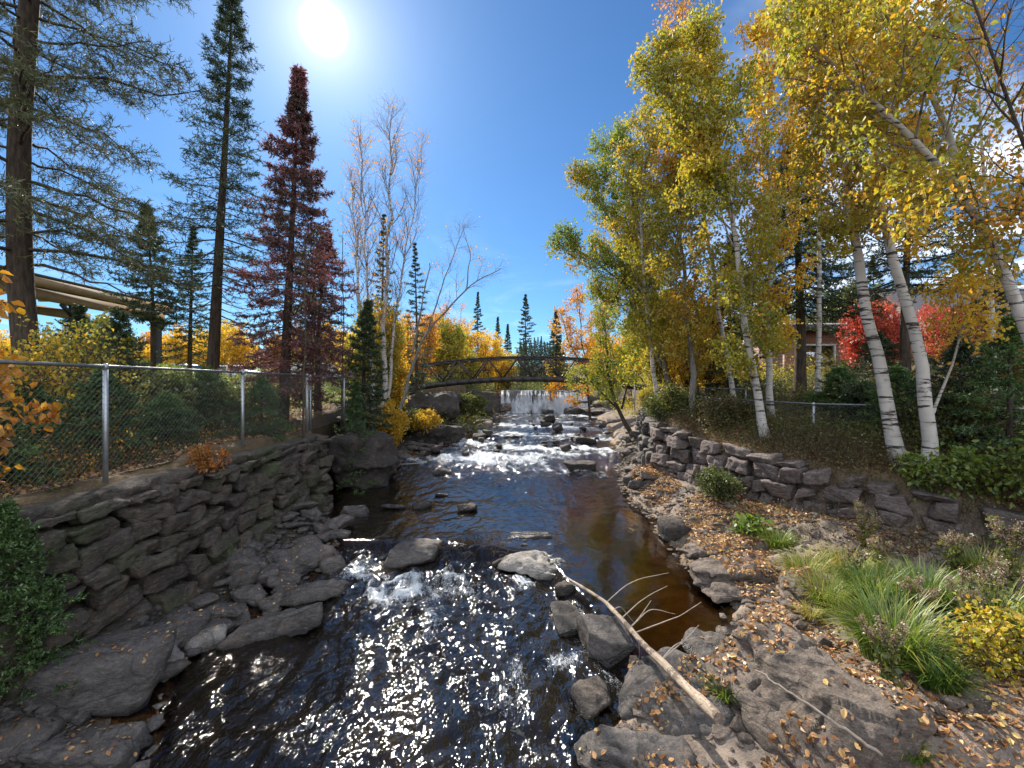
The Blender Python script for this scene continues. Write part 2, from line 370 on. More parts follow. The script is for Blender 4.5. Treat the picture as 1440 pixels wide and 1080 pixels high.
def damY(x): return T(x, [-6, -1.9, .5, .9, 1.25, 1.6, 2.0, 3.2, 9], [8.7, 8.6, 8.1, 6.8, 5.6, 4.9, 4.4, 3.5, 3.0])
def WZ(x, y):
    wdt = T(x, [-6, .4, .7, 9], [.8, .5, 1.1, 1.1])
    a = .20*sst(-wdt*.55, wdt*.45, y-damY(x))
    return a+.14*sst(11.5, 15, y)+.26*sst(14.5, 18.5, y)+.2*sst(19, 25, y)+.22*sst(27, 34, y)+1.8*sst(35.2, 35.7, y)
def ground_z(x, y):
    x = np.asarray(x, float); y = np.asarray(y, float)
    nz = fbm(xyz(x, y)*.9, 4, 5)*.09; n2 = fbm(xyz(x, y)*4, 3, 9)*.035; lrg = fbm(xyz(x, y)*.12, 3, 19)
    el = EL(y)+.25*noise3(xyz(x*0, y)*1.1, 3); er = ER(y)+.22*noise3(xyz(x*0, y)*1.2, 4)
    wl = WZ(x, y); xl = XL(y); xr = XR(y); zl = ZL(y); zr = ZR(y)
    # bed
    d = np.minimum(x-el, er-x)
    depth = .75-.45*sst(.1, 2.2, x)
    k_ = sst(.6, 2.4, x)*sst(3.4, 4.6, y)*sst(15, 10, y); depth = depth*(1-k_)+k_*(.10+.16*sst(0, 3, (er-x)))
    bed = wl-depth*sst(0, np.where((x < 0) & (y < 9), .35, .9), d)+n2+.25*nz
    # left shore
    tL = np.clip((el-x)/np.maximum(el-xl, .1), 0, 1)
    left = wl-.12+(np.minimum(.62, zl-wl-.3))*tL**(.9+.9*sst(8, 6, y))+nz*sst(0, .3, tL)+n2
    tR = np.clip((x-er)/np.maximum(xr-er, .1), 0, 1)
    top = np.maximum(.42, .78-wl*.25)
    right = wl+.03+(top+.12*sst(6, 3, y))*tR**.75+nz*sst(0, .3, tR)*.8+n2+.05*np.sign(noise3(xyz(x*.5, y*1.1)*2.2, 31))*sst(.05, .3, tR)*sst(.9, .5, tR)
    z = np.where(x < el, left, np.where(x > er, right, bed))
    # terraces behind the walls
    pl = zl+.06+.065*np.clip(xl-x, 0, 22)+1.15*np.exp(-((x+20)/6.5)**2-((y-19)/7)**2)+nz*.8+n2*.6
    flat = sst(22, 27, y)*sst(-8, -11, x); pl = pl*(1-flat)+(3.28+.02*lrg)*flat
    pr = zr+.05+.16*np.clip(x-xr, 0, 11)+nz+n2
    bl = sst(.02, -.30, x-xl); br = sst(-.02, .30, x-xr)
    z = z*(1-bl)+pl*bl; z = z*(1-br)+pr*br
    far = sst(60, 220, np.hypot(x, y)); z = z+far*(6+5*lrg)
    return z
def axis(lo, hi, mid0, mid1, fine, growth=1.09):
    a = list(np.arange(mid0, mid1, fine)); s = fine
    while a[-1] < hi: s *= growth; a.append(a[-1]+s)
    b = []; c = mid0; s = fine
    while c > lo: s *= growth; c -= s; b.append(c)
    return np.array(b[::-1]+a)
def grid(xs, ys):
    nx, ny = len(xs), len(ys); X, Y = np.meshgrid(xs, ys)
    i = (np.arange(ny-1)[:, None]*nx+np.arange(nx-1)[None, :])
    return X, Y, np.stack([i, i+1, i+nx+1, i+nx], -1).reshape(-1, 4)
xs = axis(-260, 260, -7.5, 9.5, .07); ys = axis(-30, 420, 1.0, 14, .07, 1.02)
X, Y, Q = grid(xs, ys); Z = ground_z(X, Y)
mb = MB(); mb.add(np.stack([X, Y, Z], -1), Q)
def ground_mat():
    t = NT('ground_soil_and_leaves'); pos = t.pos()
    n = t.noise(pos, 3.0, 6, .65); nf = t.noise(pos, 38.0, 4, .7); nb = t.noise(pos, .5, 4)
    soil = t.mix(t.ramp(n, [(.35, 0.), (.65, 1.)]), (.055, .042, .028), (.13, .095, .055))
    soil = t.mix(t.ramp(nf, [(.5, 0.), (.68, .8)]), soil, (.26, .15, .06))
    green = t.mix(t.ramp(nf, [(.35, 0.), (.65, 1.)]), (.06, .11, .015), (.19, .27, .04))
    rockc = t.mix(t.ramp(n, [(.38, 0.), (.62, 1.)]), (.10, .082, .07), (.23, .185, .15))
    rockc = t.mix(t.ramp(nf, [(.45, 0.), (.7, .7)]), rockc, (.33, .25, .18))
    c = t.mix(t.attr('grass'), soil, green)
    rockc = t.mix(t.attr('left_dark'), rockc, t.mix(t.ramp(nf, [(.4, 0.), (.65, 1.)]), (.022, .019, .016), (.075, .062, .05)))
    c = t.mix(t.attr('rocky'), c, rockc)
    bedc = t.mix(t.ramp(n, [(.4, 0.), (.6, 1.)]), (.16, .09, .035), (.36, .22, .09))
    rockc = t.mix(t.attr('left_dark'), rockc, t.mix(t.ramp(nf, [(.4, 0.), (.65, 1.)]), (.022, .019, .016), (.075, .062, .05)))
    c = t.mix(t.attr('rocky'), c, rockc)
    bedc = t.mix(t.ramp(nf, [(.45, 0.), (.7, .8)]), bedc, (.34, .21, .09))
    c = t.mix(t.attr('bed'), c, bedc)
    h = t.math('ADD', n, t.math('MULTIPLY', nf, .5))
    return t.done(t.prin(c, .92, t.bump(h, .8, .04), spec=.2))
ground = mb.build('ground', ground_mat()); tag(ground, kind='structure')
xf, yf = X.ravel(), Y.ravel()
g = sst(-6.6, -8.5, xf)*sst(12, 15, yf)*(fbm(xyz(xf, yf)*.5, 3, 77) > -.5)
add_attr(ground, 'grass', g)
rk = sst(-.3, .15, xf-XL(yf))*sst(.3, -.15, xf-XR(yf)); add_attr(ground, 'rocky', rk); add_attr(ground, 'left_dark', sst(1, -1, xf))  # last mask: ground colour darker towards the left shore
add_attr(ground, 'bed', sst(.05, -.05, Z.ravel()-WZ(xf, yf))*rk)

# ------------------------------------------------------------------ water
xs = axis(-14, 16, -5.6, 4.4, .032, 1.06); ys = axis(-12, 95, 2.9, 9.5, .032, 1.012)
X, Y, Q = grid(xs, ys); wz = WZ(X, Y)
dn = damY(X)-Y                                            # >0 downstream of the rock line
def G2(x, y, cx, cy, sx, sy, a=0): 
    c, s = math.cos(a), math.sin(a); u = (x-cx)*c+(y-cy)*s; v = -(x-cx)*s+(y-cy)*c
    return np.exp(-(u/sx)**2-(v/sy)**2)
low = sst(-.2, .8, dn)
brown = sst(.6, 1.4, X+.25*noise3(xyz(X, Y)*.8, 3))*sst(-.1, .5, -dn)*sst(13, 10, Y)
calm = 1-.88*brown
rap = sst(12.8, 15.5, Y)*sst(34, 22, Y)
left_q = sst(-3.0, -3.9, X)*sst(7.5, 6, Y)
amp = .018+.030*low+.035*G2(X, Y, -1.5, 7.4, 2.4, 1.1)*low+.04*rap+.02*sst(30, 34, Y)
amp *= calm*(1-.6*left_q)*(.65+.6*sst(-.4, .4, fbm(xyz(X*.9, Y*.6), 3, 133)))
pw = np.stack([X*2.4+.5*noise3(xyz(X, Y)*1.1, 60), Y*1.5, X*0], -1)
wv = fbm(pw, 4, 40, .58)
r2 = 1-np.abs(fbm(np.stack([X*3.1, Y*2.2, X*0+3], -1), 3, 50, .55)); wv = wv*.7+(r2-.6)*.9
tiny = fbm(np.stack([X*13, Y*9, X*0], -1), 2, 70, .6)
Zw = wz+amp*wv+.0045*tiny*calm*(1+low)
# pouring tongues between the stones of the rock line
tongue = G2(X, Y, .35, 7.55, .42, .5)+G2(X, Y, 1.05, 6.1, .25, .55)+G2(X, Y, 1.2, 4.85, .28, .45, .5)+.7*G2(X, Y, -1.05, 7.7, .8, .5)+.5*G2(X, Y, -2.9, 7.9, .7, .7)
Zw += .05*tongue*fbm(np.stack([X*7, Y*3.5, X*0], -1), 3, 90)
foam = 1.0*tongue+.75*G2(X, Y, .65, 5.25, .5, .4)+.75*G2(X, Y, -1.2, 7.1, .9, .5)+.6*G2(X, Y, -2.4, 7.3, .8, .7)
foam += .42*low*G2(X, Y, -.3, 5.2, .5, 1.3)+.5*low*G2(X, Y, -1.9, 5.1, 1.1, 1.1)+.4*low*G2(X, Y, -1.9, 6.6, 1.2, .9)+.35*G2(X, Y, .1, 4.3, .35, .7)+.06*low  # white here also paints the sun glints on the left of the pool
foam += rap*(.75+.35*np.sin(Y*1.7+X*.6))*sst(.2, 1.1, np.minimum(X-EL(Y), ER(Y)-X)+.6)
foam += .95*G2(X, Y, -.3, 17.2, 2.6, .9)+.55*G2(X, Y, 1.6, 18.8, 2.4, .6)+.6*G2(X, Y, -.8, 20.5, 2.0, .7)+.5*G2(X, Y, 3.4, 21.5, 1.6, .7)
foam += 1.0*sst(29, 34.5, Y)*sst(36.5, 35.3, Y)*(.4+.5*sst(2, 5.6, X))+.55*sst(22, 26, Y)*sst(36, 35, Y)
foam += .40*G2(X, Y, -1.9, 12.6, .6, 1.5)+.3*G2(X, Y, -2.6, 11.2, .8, .8)
foam *= (1-brown)*(1-.8*left_q)
pf = fbm(np.stack([X*3.2+.8*noise3(xyz(X, Y)*2, 8), Y*1.9, X*0], -1), 5, 110, .6)
foam_glint_v = np.clip(foam*.62+pf*.30-.12+.30*(amp/.05)*np.clip(wv, -.3, 1)*np.clip(foam, 0, 1), 0, 1)
mb = MB(); mb.add(np.stack([X, Y, Zw], -1), Q, 0, foam_glint_v.ravel())
def water_mat():
    t = NT('tea_brown_river_water'); pos = t.pos(); fo = t.attr('v')
    p1 = t.mapv(pos, (1.0, .62, 1.0))
    n1 = t.noise(p1, 9.0, 2, .55, .6); n2 = t.noise(p1, 24.0, 1, .6, .4); n3 = t.noise(p1, 2.6, 3, .5, .5)
    rg = t.attr('rough_water')
    h = t.math('ADD', t.math('MULTIPLY', n1, .9), t.math('MULTIPLY', n2, .34)); h = t.math('ADD', h, t.math('MULTIPLY', n3, 1.2))
    b = t.n('ShaderNodeBump', i_Height=h, i_Distance=.055); t.link(rg, b.inputs['Strength']); bn = b.outputs[0]
    dp = t.attr('depth')
    tint = t.ramp(dp, [(0, (.97, .86, .66)), (.18, (.80, .56, .30)), (.5, (.50, .26, .09)), (1, (.08, .035, .01))])
    tr = t.n('ShaderNodeBsdfTransparent'); t.link(tint, tr.inputs['Color'])
    gl = t.n('ShaderNodeBsdfGlossy', i_Roughness=.08); t.link(bn, gl.inputs['Normal']); gl.inputs['Color'].default_value = (1, 1, 1, 1)
    fr = t.n('ShaderNodeFresnel', i_IOR=1.6); t.link(bn, fr.inputs['Normal'])
    body = t.n('ShaderNodeBsdfDiffuse'); body.inputs['Color'].default_value = (.014, .010, .006, 1)
    mm = t.n('ShaderNodeMixShader'); t.link(t.ramp(dp, [(.55, 0.), (1., .85)]), mm.inputs[0]); t.link(tr.outputs[0], mm.inputs[1]); t.link(body.outputs[0], mm.inputs[2])
    m = t.n('ShaderNodeMixShader'); t.link(fr.outputs[0], m.inputs[0]); t.link(mm.outputs[0], m.inputs[1]); t.link(gl.outputs[0], m.inputs[2])
    fn = t.noise(t.mapv(pos, (1, .45, 1)), 26.0, 5, .7, 1.2); fm = t.noise(pos, 90.0, 2, .6)
    ff = t.math('ADD', fo, t.math('MULTIPLY', t.math('SUBTRACT', fn, .5), 1.7)); ff = t.math('ADD', ff, t.math('MULTIPLY', t.math('SUBTRACT', fm, .5), .4))
    fa = t.ramp(ff, [(.50, 0.), (.95, .85)])
    fd = t.n('ShaderNodeBsdfDiffuse'); fd.inputs['Color'].default_value = (.60, .63, .66, 1); t.link(bn, fd.inputs['Normal'])
    m2 = t.n('ShaderNodeMixShader'); t.link(fa, m2.inputs[0]); t.link(m.outputs[0], m2.inputs[1]); t.link(fd.outputs[0], m2.inputs[2])
    return t.done(m2.outputs[0])
M['water'] = water_mat()
water = mb.build('river_water', M['water']); tag(water, kind='structure')
dep = np.clip((wz-ground_z(X, Y))/.55, 0, 1); add_attr(water, 'depth', dep.ravel())
patch = .45+.75*sst(-.35, .35, fbm(xyz(X*.9, Y*.6), 3, 133))
add_attr(water, 'rough_water', np.clip((.33+.26*low*patch+.4*rap)*calm*(1-.5*left_q)*(1-.4*sst(8.5, 9.5, Y)*sst(13, 12, Y)), .04, 1).ravel())

# ------------------------------------------------------------------ rocks
import bmesh
_ico = {}
def ico(s):
    if s not in _ico:
        bm = bmesh.new(); bmesh.ops.create_icosphere(bm, subdivisions=s, radius=1)
        _ico[s] = (np.array([v.co[:] for v in bm.verts]), np.array([[v.index for v in f.verts] for f in bm.faces])); bm.free()
    return _ico[s]
def stone(dims, sub=4, seed=0, planes=9, sharp=16, rough=.05, strata=0.0, box_like=.5):
    V, Fc = ico(sub); r = np.random.default_rng(seed)
    D = nrm(V); N = nrm(r.normal(size=(planes, 3))*np.array([1, 1, .8])); dist = r.uniform(.74, 1.0, planes)
    B = nrm(np.concatenate([np.eye(3), -np.eye(3)])+r.normal(size=(6, 3))*.16); bd = np.full(6, 1-.22*box_like)*r.uniform(.88, 1.05, 6)
    N = np.concatenate([N, B]); dist = np.concatenate([dist, bd])
    dp = np.maximum(D@N.T, 1e-3)/dist
    rad = (dp**sharp).sum(1)**(-1/sharp)
    q = D*rad[:, None]
    q = q/np.abs(q).max(0)
    S = np.array(dims)/2; Pw = q*S
    off = r.uniform(-50, 50, 3); sz = float(np.mean(dims))
    n = fbm(Pw*(2.2/sz)+off, 4, seed % 97, .55)
    Pw = Pw+D*((n-1.1*np.abs(fbm(Pw*(4.2/sz)-off, 3, 7, .5)))*rough*sz)[:, None]
    if strata:
        lay = noise3(np.stack([Pw[:, 0]*.9/sz, Pw[:, 1]*.9/sz, Pw[:, 2]*9/sz+n*.8], -1)+off, 3)
        Pw[:, :2] += D[:, :2]*(np.sign(lay)*np.abs(lay)**.5*strata*sz)[:, None]
        Pw[:, 2] += (np.sign(fbm(Pw[:, [0, 1, 1]]*(2.5/sz)+off, 3, 5))*strata*.35*sz)*(D[:, 2] > .2)
    return Pw, Fc
ROCKS = []
def boulder(c, dims, yaw=0, tilt=(0, 0), mat='rock', seed=None, sub=4, name='boulder', label=None, group=None, sink=None, sharp=16, rough=.05, strata=.0, planes=9, box_like=.5, cat='rock'):
    seed = seed if seed is not None else len(ROCKS)*13+5
    if sink is None: sink = .35 if c[1] < 14 else .12
    Pw, Fc = stone(dims, sub, seed, planes, sharp, rough, strata, box_like)
    R = rotz(yaw)@roty(tilt[0])@rotx(tilt[1]); Pw = Pw@R.T
    c = np.array(c, float); c[2] += dims[2]*(.5-sink)
    Wd = Pw+c; wl = WZ(Wd[:, 0], Wd[:, 1]); inr = (Wd[:, 0] > EL(Wd[:, 1])-.5) & (Wd[:, 0] < ER(Wd[:, 1])+.4)
    wet = sst(.12, .02, Wd[:, 2]-wl-.05*noise3(Wd*6, 2))*inr
    m = MB(); m.add(Pw, Fc, 0, wet); o = m.build(name, M[mat]); o.location = tuple(c); tag(o, label, cat, group)
    ROCKS.append((Wd, Fc)); return o
def bpx(px, py, z, dims, **k):
    g_ = G(px, py, z); return boulder(g_, dims, **k)
L = 'label'
bpx(112, 975, .12, (1.75, .95, .85), yaw=.25, seed=3, label='big rounded dark boulder with small leaves on it, lower left beside the pool', rough=.035, sub=5, sharp=9, box_like=.2)
bpx(228, 945, 0, (.42, .42, .40), yaw=.5, mat='rock_light', seed=8, label='small pale wedge rock at the right end of the big rounded boulder')
bpx(128, 1065, 0, (1.2, .6, .34), yaw=.2, mat='rock', seed=12, label='flat grey slab at the bottom edge, left corner of the pool', strata=.04, sub=5)
bpx(20, 1050, .05, (.8, .6, .4), yaw=.1, seed=14, label='dark boulder cut off by the left bottom corner')
bpx(420, 795, .06, (1.25, .8, .5), yaw=.55, tilt=(-.12, .1), seed=21, label='dark wedge rock with a smooth sloping top, uppermost beside the left inlet', sub=5, planes=6)
bpx(432, 838, .03, (1.35, .55, .30), yaw=.35, tilt=(-.1, 0), seed=22, label='grey slanting slab with a sunlit end, in the middle of the left shore', sub=5, strata=.03)
bpx(385, 888, 0, (1.25, .42, .42), yaw=.5, tilt=(-.05, -.3), seed=23, label='dark knife-edged slab standing in the left edge of the rapids', sub=5, planes=5)
bpx(245, 893, .12, (.75, .55, .32), seed=24, yaw=.2, label='dark blocky rock with leaves above the pale wedge rock')
bpx(290, 905, .03, (.55, .35, .22), seed=25, yaw=.7, mat='rock_light', label='pale splintered rock at the water, right of the pale wedge rock')
bpx(310, 862, .15, (.65, .3, .14), seed=26, yaw=.1, mat='rock', label='thin flat grey slab at the foot of the left wall')
bpx(150, 905, .2, (.75, .5, .4), seed=27, yaw=.3, mat='wall_stone', label='brown boulder at the foot of the left wall above the big rounded boulder')
bpx(30, 900, .35, (.6, .5, .5), seed=28, mat='wall_stone', label='brown round rock at the left picture edge under the wall')
bpx(340, 800, .3, (.8, .5, .35), seed=29, yaw=.5, label='dark tilted block leaning on the rubble left of the inlet')
bpx(355, 775, .4, (.5, .3, .3), seed=30, yaw=.2, tilt=(.4, .2), label='small bluish block on top of the rubble left of the inlet')
bpx(585, 783, .03, (1.16, .95, .44), yaw=-.08, seed=33, label='big flat-topped rock alone in mid river, left end of the rock line', sub=5, sharp=20, rough=.03, mat='rock')
bpx(762, 797, .05, (1.75, 1.05, .40), yaw=-.28, tilt=(.10, -.05), seed=35, label='warm grey slab with a rippled top in the middle of the rock line', sub=5, strata=.025, mat='rock_light', planes=6)
bpx(745, 757, .14, (.95, .4, .2), yaw=-.1, seed=36, label='low dark rock just behind the rippled slab')
bpx(655, 770, .1, (.85, .35, .2), yaw=.05, seed=37, label='low black rock under the drift of twigs', mat='rock_dark')
bpx(797, 832, .08, (.42, .34, .26), yaw=.1, seed=38, label='small round wet rock at the upper tip of the driftwood log', mat='rock_dark', sharp=8)
bpx(850, 905, .05, (.58, .85, .46), yaw=.12, tilt=(.05, .22), seed=39, label='five-sided upright slab beside the log in the spillway', sub=5, sharp=45, rough=.03, mat='rock', planes=4, box_like=.7)
bpx(800, 878, -.06, (.5, .85, .3), yaw=.2, tilt=(-.3, .1), seed=40, label='wet ledge the water slides over, left of the five-sided slab', mat='rock_dark')
bpx(915, 950, .03, (.5, .3, .26), yaw=-.2, seed=41, label='black wedge rock under the middle of the log', mat='rock_dark')
bpx(830, 985, .0, (.45, .5, .22), yaw=.4, seed=42, label='brown submerged rock in the lower white spill', mat='rock_warm')
bpx(955, 1010, .02, (1.22, 1.15, .55), yaw=-.35, tilt=(.06, .12), seed=43, label='wide grey block under the lower end of the log', sub=6, strata=.03, sharp=18, mat='rock', rough=.04)
bpx(1000, 930, .05, (.9, .8, .46), yaw=.2, tilt=(0, .1), seed=44, label='grey block behind the log, at the edge of the brown pool', sub=5, sharp=18)
bpx(900, 1085, .0, (1.2, .5, .36), yaw=-.1, seed=45, label='cracked ridge of rock along the bottom edge below the wide grey block', sub=5, strata=.05, mat='rock')
bpx(1150, 1010, .25, (1.45, 2.3, 1.15), yaw=.38, tilt=(.05, .03), seed=48, label='huge ridged brown bedrock hump in the right foreground', sub=7, strata=.05, rough=.06, mat='rock_warm', sharp=10, planes=7, sink=.38)
bpx(946, 752, .26, (.78, .55, .5), yaw=.2, seed=50, label='round black boulder at the right edge of the brown pool', mat='rock_dark', sharp=8, planes=5)
bpx(1132, 838, .42, (.85, .65, .7), yaw=-.5, tilt=(.45, .2), seed=51, label='thick tilted rock with a pale flank at the edge of the grass', sub=5, mat='rock_warm')
bpx(1030, 803, .42, (1.75, .85, .26), yaw=.22, tilt=(-.05, 0), seed=52, label='long overhanging leaf-strewn ledge above the brown pool', sub=5, strata=.04, mat='rock_warm')
bpx(1055, 836, .32, (1.25, .5, .16), yaw=-.1, seed=53, label='thin lower ledge under the long overhanging ledge', sub=5, strata=.05, mat='rock_warm')
bpx(1000, 772, .45, (1.2, .8, .24), yaw=.3, seed=54, label='layered flat ledge behind the long overhanging ledge', sub=5, strata=.06, mat='rock_warm')
bpx(1072, 868, .2, (.32, .24, .14), seed=55, label='small grey stone alone in the shallow end of the brown pool', mat='rock')
bpx(1175, 885, .3, (.45, .35, .22), seed=56, label='grey stone between the bedrock hump and the tall grass', mat='rock')
bpx(892, 672, .35, (.95, .5, .42), yaw=.5, tilt=(-.55, .2), seed=57, label='pale tilted slab leaning against the foot of the right wall', mat='rock_warm', planes=5)
bpx(818, 662, .3, (1.32, .6, .42), yaw=.03, seed=58, label='black squared block standing in the river below the rapids', mat='rock_dark', box_like=.9, planes=3)
bpx(657, 717, .22, (.62, .4, .24), yaw=-.1, seed=59, label='small dark angular rock alone in mid river', mat='rock_dark')
bpx(622, 668, .3, (.7, .4, .26), yaw=.2, seed=60, label='small rock by itself near the left bank below the rapids', mat='rock_dark')
bpx(594, 712, .22, (.55, .32, .2), yaw=.4, seed=61, label='dark rock on the right of three near the left inlet', mat='rock_dark')
bpx(556, 714, .22, (.8, .3, .13), yaw=-.1, seed=62, label='thin long rock in the middle of three near the left inlet', mat='rock_dark')
bpx(500, 722, .22, (.8, .5, .28), yaw=.1, seed=63, label='low rock on the left of three near the left inlet', mat='rock')
bpx(622, 697, .2, (.4, .3, .12), seed=64, label='flat stone just breaking the surface left of mid river', mat='rock_dark')
bpx(820, 626, .5, (1.2, .7, .5), yaw=.1, seed=65, label='dark humped boulder in the middle of the rapids', mat='rock_dark', sharp=8)
bpx(785, 622, .52, (1.2, .5, .2), seed=66, label='low dark rock left of the humped boulder', mat='rock_dark')
bpx(762, 631, .45, (.5, .3, .24), seed=67, label='small pointed rock in the white water', mat='rock_dark')
bpx(712, 618, .5, (2.0, 1.2, .3), yaw=.05, seed=68, label='broad flat brown slab in the left half of the rapids', mat='rock_warm', strata=.04, sub=5)
bpx(690, 628, .45, (1.2, .5, .22), yaw=-.1, seed=69, label='low rock at the near edge of the broad flat slab', mat='rock_dark')
bpx(668, 608, .62, (2.3, 1.3, .16), seed=70, label='brown shelf of rock between outcrop and rapids', mat='rock_warm', strata=.04)
bpx(735, 603, .66, (1.6, .7, .12), seed=71, label='thin dark rock bar across the upper rapids', mat='rock_dark')
bpx(800, 637, .42, (1.2, .7, .26), seed=72, label='split rock between the humped boulder and the squared block', mat='rock')
bpx(850, 633, .45, (1.8, .8, .16), seed=73, label='flat bar of rock at the right side of the rapids', mat='rock')
bpx(862, 612, .6, (1.7, 1.0, .28), seed=74, label='brown slab touching the right bank beside the rapids', mat='rock_warm')
bpx(868, 598, .75, (1.3, .9, .5), seed=75, label='grey boulder under the small tree on the right bank', mat='rock')
bpx(775, 590, .85, (2.4, .8, .14), seed=76, label='pale slick of rock under the middle of the footbridge', mat='rock_warm')
# left outcrops
boulder((-3.9, 20.6, .3), (3.5, 2.6, 1.7), yaw=-.05, seed=80, sub=6, strata=.05, name='rock_outcrop', mat='rock_dark', label='dark flat-topped outcrop with a yellow bush on it, left of the rapids', cat='outcrop', sink=.3, box_like=1, planes=3)
boulder((-4.75, 13.8, .15), (2.3, 3.6, 2.5), yaw=.1, tilt=(.12, 0), seed=82, sub=6, strata=.035, name='rock_outcrop', mat='rock_dark', label='tall overhanging dark outcrop holding the far end of the left fence', cat='outcrop', sink=.16, box_like=.6, planes=6, sharp=9)
boulder((-5.6, 24.5, .6), (5.0, 4.5, 3.4), yaw=.2, seed=84, sub=6, strata=.06, rough=.10, name='rock_outcrop', mat='rock_dark', label='sloping grey rock face under the left end of the footbridge', cat='outcrop', sink=.3)
boulder((-3.6, 30.5, .8), (4.2, 4.5, 2.4), yaw=-.1, seed=85, sub=5, strata=.05, name='rock_outcrop', mat='rock_dark', label='dark mossy rocks left of the waterfall, seen under the bridge', cat='outcrop', sink=.3)
boulder((-2.6, 35.8, 1.0), (4.2, 2.6, 2.6), yaw=.1, seed=86, sub=5, strata=.05, name='rock_outcrop', mat='rock_dark', label='black rock shoulder at the left end of the waterfall', cat='outcrop', sink=.25)
k = 0
for (x, y, z, w_, d_, h_, lb) in [(6.9, 33.2, 1.2, 3.6, 2.2, .55, 'lowest dark block of the stepped ledges right of the waterfall'), (8.0, 34.6, 1.6, 3.6, 2.2, .7, 'middle block of the stepped ledges right of the waterfall'), (7.6, 36.4, 1.9, 4.0, 2.0, .95, 'top flat block of the stepped ledges right of the waterfall'), (10.3, 34.0, 1.3, 3.0, 2.5, 1.6, 'big grey block at the right bank beside the stepped ledges'), (4.9, 34.2, 1.1, 1.3, 1.2, .7, 'wet block splashed by the right end of the waterfall'), (5.5, 35.0, 1.75, 1.5, .9, .55, 'dark block standing in the top right corner of the waterfall'), (2.9, 34.75, 1.05, 1.0, .7, .45, 'small dark block in the foot of the waterfall'), (-.5, 34.9, 1.35, 1.1, .9, .8, 'dark block at the left corner of the waterfall')]:
    boulder((x, y, z), (w_, d_, h_), yaw=.1*k-.1, seed=90+k, sub=5, strata=.06, mat='rock_warm' if k % 2 else 'rock', label=lb, box_like=1, planes=3, sink=.3); k += 1
# ledge the river falls over
m = MB(); xx = np.linspace(-2.2, 9.5, 160); zz = np.linspace(0, 1, 40)
A, B = np.meshgrid(xx, zz); yy = 35.55+.25*fbm(np.stack([A*1.2, B*3, A*0], -1), 3, 4)+.5*(.5-B)**2-.35*(1-B)*sst(2.5, 6, A)*2.2
yy = np.where(B > .97, yy+1.2, yy); m.add(np.stack([A, yy+.12, .9+B*1.86], -1), grid(xx, zz)[2], 0, .8)
tag(m.build('fall_ledge', M['rock_dark']), 'dark wet ledge the waterfall drops over behind the bridge', 'rock ledge')
# falling water
def fall_mat():
    t = NT('falling_white_water'); pos = t.pos(); n = t.noise(t.mapv(pos, (5.5, .6, .5)), 1.0, 5, .65, .2); n2 = t.noise(t.mapv(pos, (9, 2, 2.5)), 1.0, 4, .7)
    v = t.attr('v'); f = t.math('ADD', t.math('ADD', t.math('MULTIPLY', n, 1.3), t.math('MULTIPLY', n2, .5)), v)
    a = t.ramp(f, [(.86, .08), (1.22, .95)])
    d = t.n('ShaderNodeBsdfDiffuse'); d.inputs['Color'].default_value = (.86, .9, .96, 1)
    tl = t.n('ShaderNodeBsdfTranslucent'); tl.inputs['Color'].default_value = (.8, .82, .86, 1)
    dm = t.n('ShaderNodeMixShader', i_Fac=.55); t.link(d.outputs[0], dm.inputs[1]); t.link(tl.outputs[0], dm.inputs[2])
    tr = t.n('ShaderNodeBsdfTransparent'); tr.inputs['Color'].default_value = (.8, .78, .76, 1); m_ = t.n('ShaderNodeMixShader')
    t.link(a, m_.inputs[0]); t.link(tr.outputs[0], m_.inputs[1]); t.link(dm.outputs[0], m_.inputs[2]); return t.done(m_.outputs[0])
xx = np.linspace(-.9, 6.3, 220); zz = np.linspace(0, 1, 50); A, B = np.meshgrid(xx, zz)
top = 2.9-.28*sst(3.9, 6.2, A)+.03*noise3(xyz(A, A*0)*2.5, 5)
yy = 35.45-.55*(1-B)**1.3-1.1*(1-B)*sst(2.8, 6.2, A)+.22*fbm(np.stack([A*3.2, B*2.0, A*0], -1), 4, 24)*(1.2-B)
zf = 1.02+(top-1.02)*B; yy = np.where(B > .985, yy+.7, yy)
m = MB(); m.add(np.stack([A, yy, zf], -1), grid(xx, zz)[2], 0, (.42*(1-B)**1.1-.10*B+.20*sst(3, 5.5, A)+.16*noise3(xyz(A*2.1, B*1.5), 9)).ravel())
tag(m.build('waterfall', fall_mat()), kind='structure')

# rubble: many small stones, each its own object sharing a few meshes
def stone_proto(n, mat, **k):
    out = []
    for i in range(n):
        dims = (RG.uniform(.8, 1.3), RG.uniform(.6, 1.0), RG.uniform(.3, .6)); Pw, Fc = stone(dims, 3, 200+i*7+len(mat), 6, 20, .04, **k)
        m = MB(); m.add(Pw, Fc, 0, 0.0); out.append((m.mesh('stone', M[mat]), Pw, Fc))
    return out
pr_dark = stone_proto(6, 'rock'); pr_warm = stone_proto(6, 'rock_warm'); pr_blk = stone_proto(3, 'rock_dark')
def rubble(n, fx, szr, protos, label, group, up=.1):
    for i in range(n):
        x, y = fx(i); s = szr[0]*(szr[1]/szr[0])**(RG.random()**1.6)
        me, Pw, Fc = protos[RG.integers(len(protos))]
        o = bpy.data.objects.new('rubble_stone', me); COL.objects.link(o)
        z = float(ground_z(np.array([x]), np.array([y]))[0])
        if protos is pr_blk: z = float(WZ(x, y))-.28*s-.02
        yaw = RG.uniform(0, 6.28); ta, tb = RG.normal()*.18, RG.normal()*.18
        o.location = (x, y, z+up*s); o.scale = (s, s, s*RG.uniform(.6, 1.1)); o.rotation_euler = (ta, tb, yaw)
        tag(o, label, 'stone', group)
        R = rotz(yaw)@roty(tb)@rotx(ta); ROCKS.append(((Pw*np.array(o.scale))@R.T+np.array(o.location), Fc))
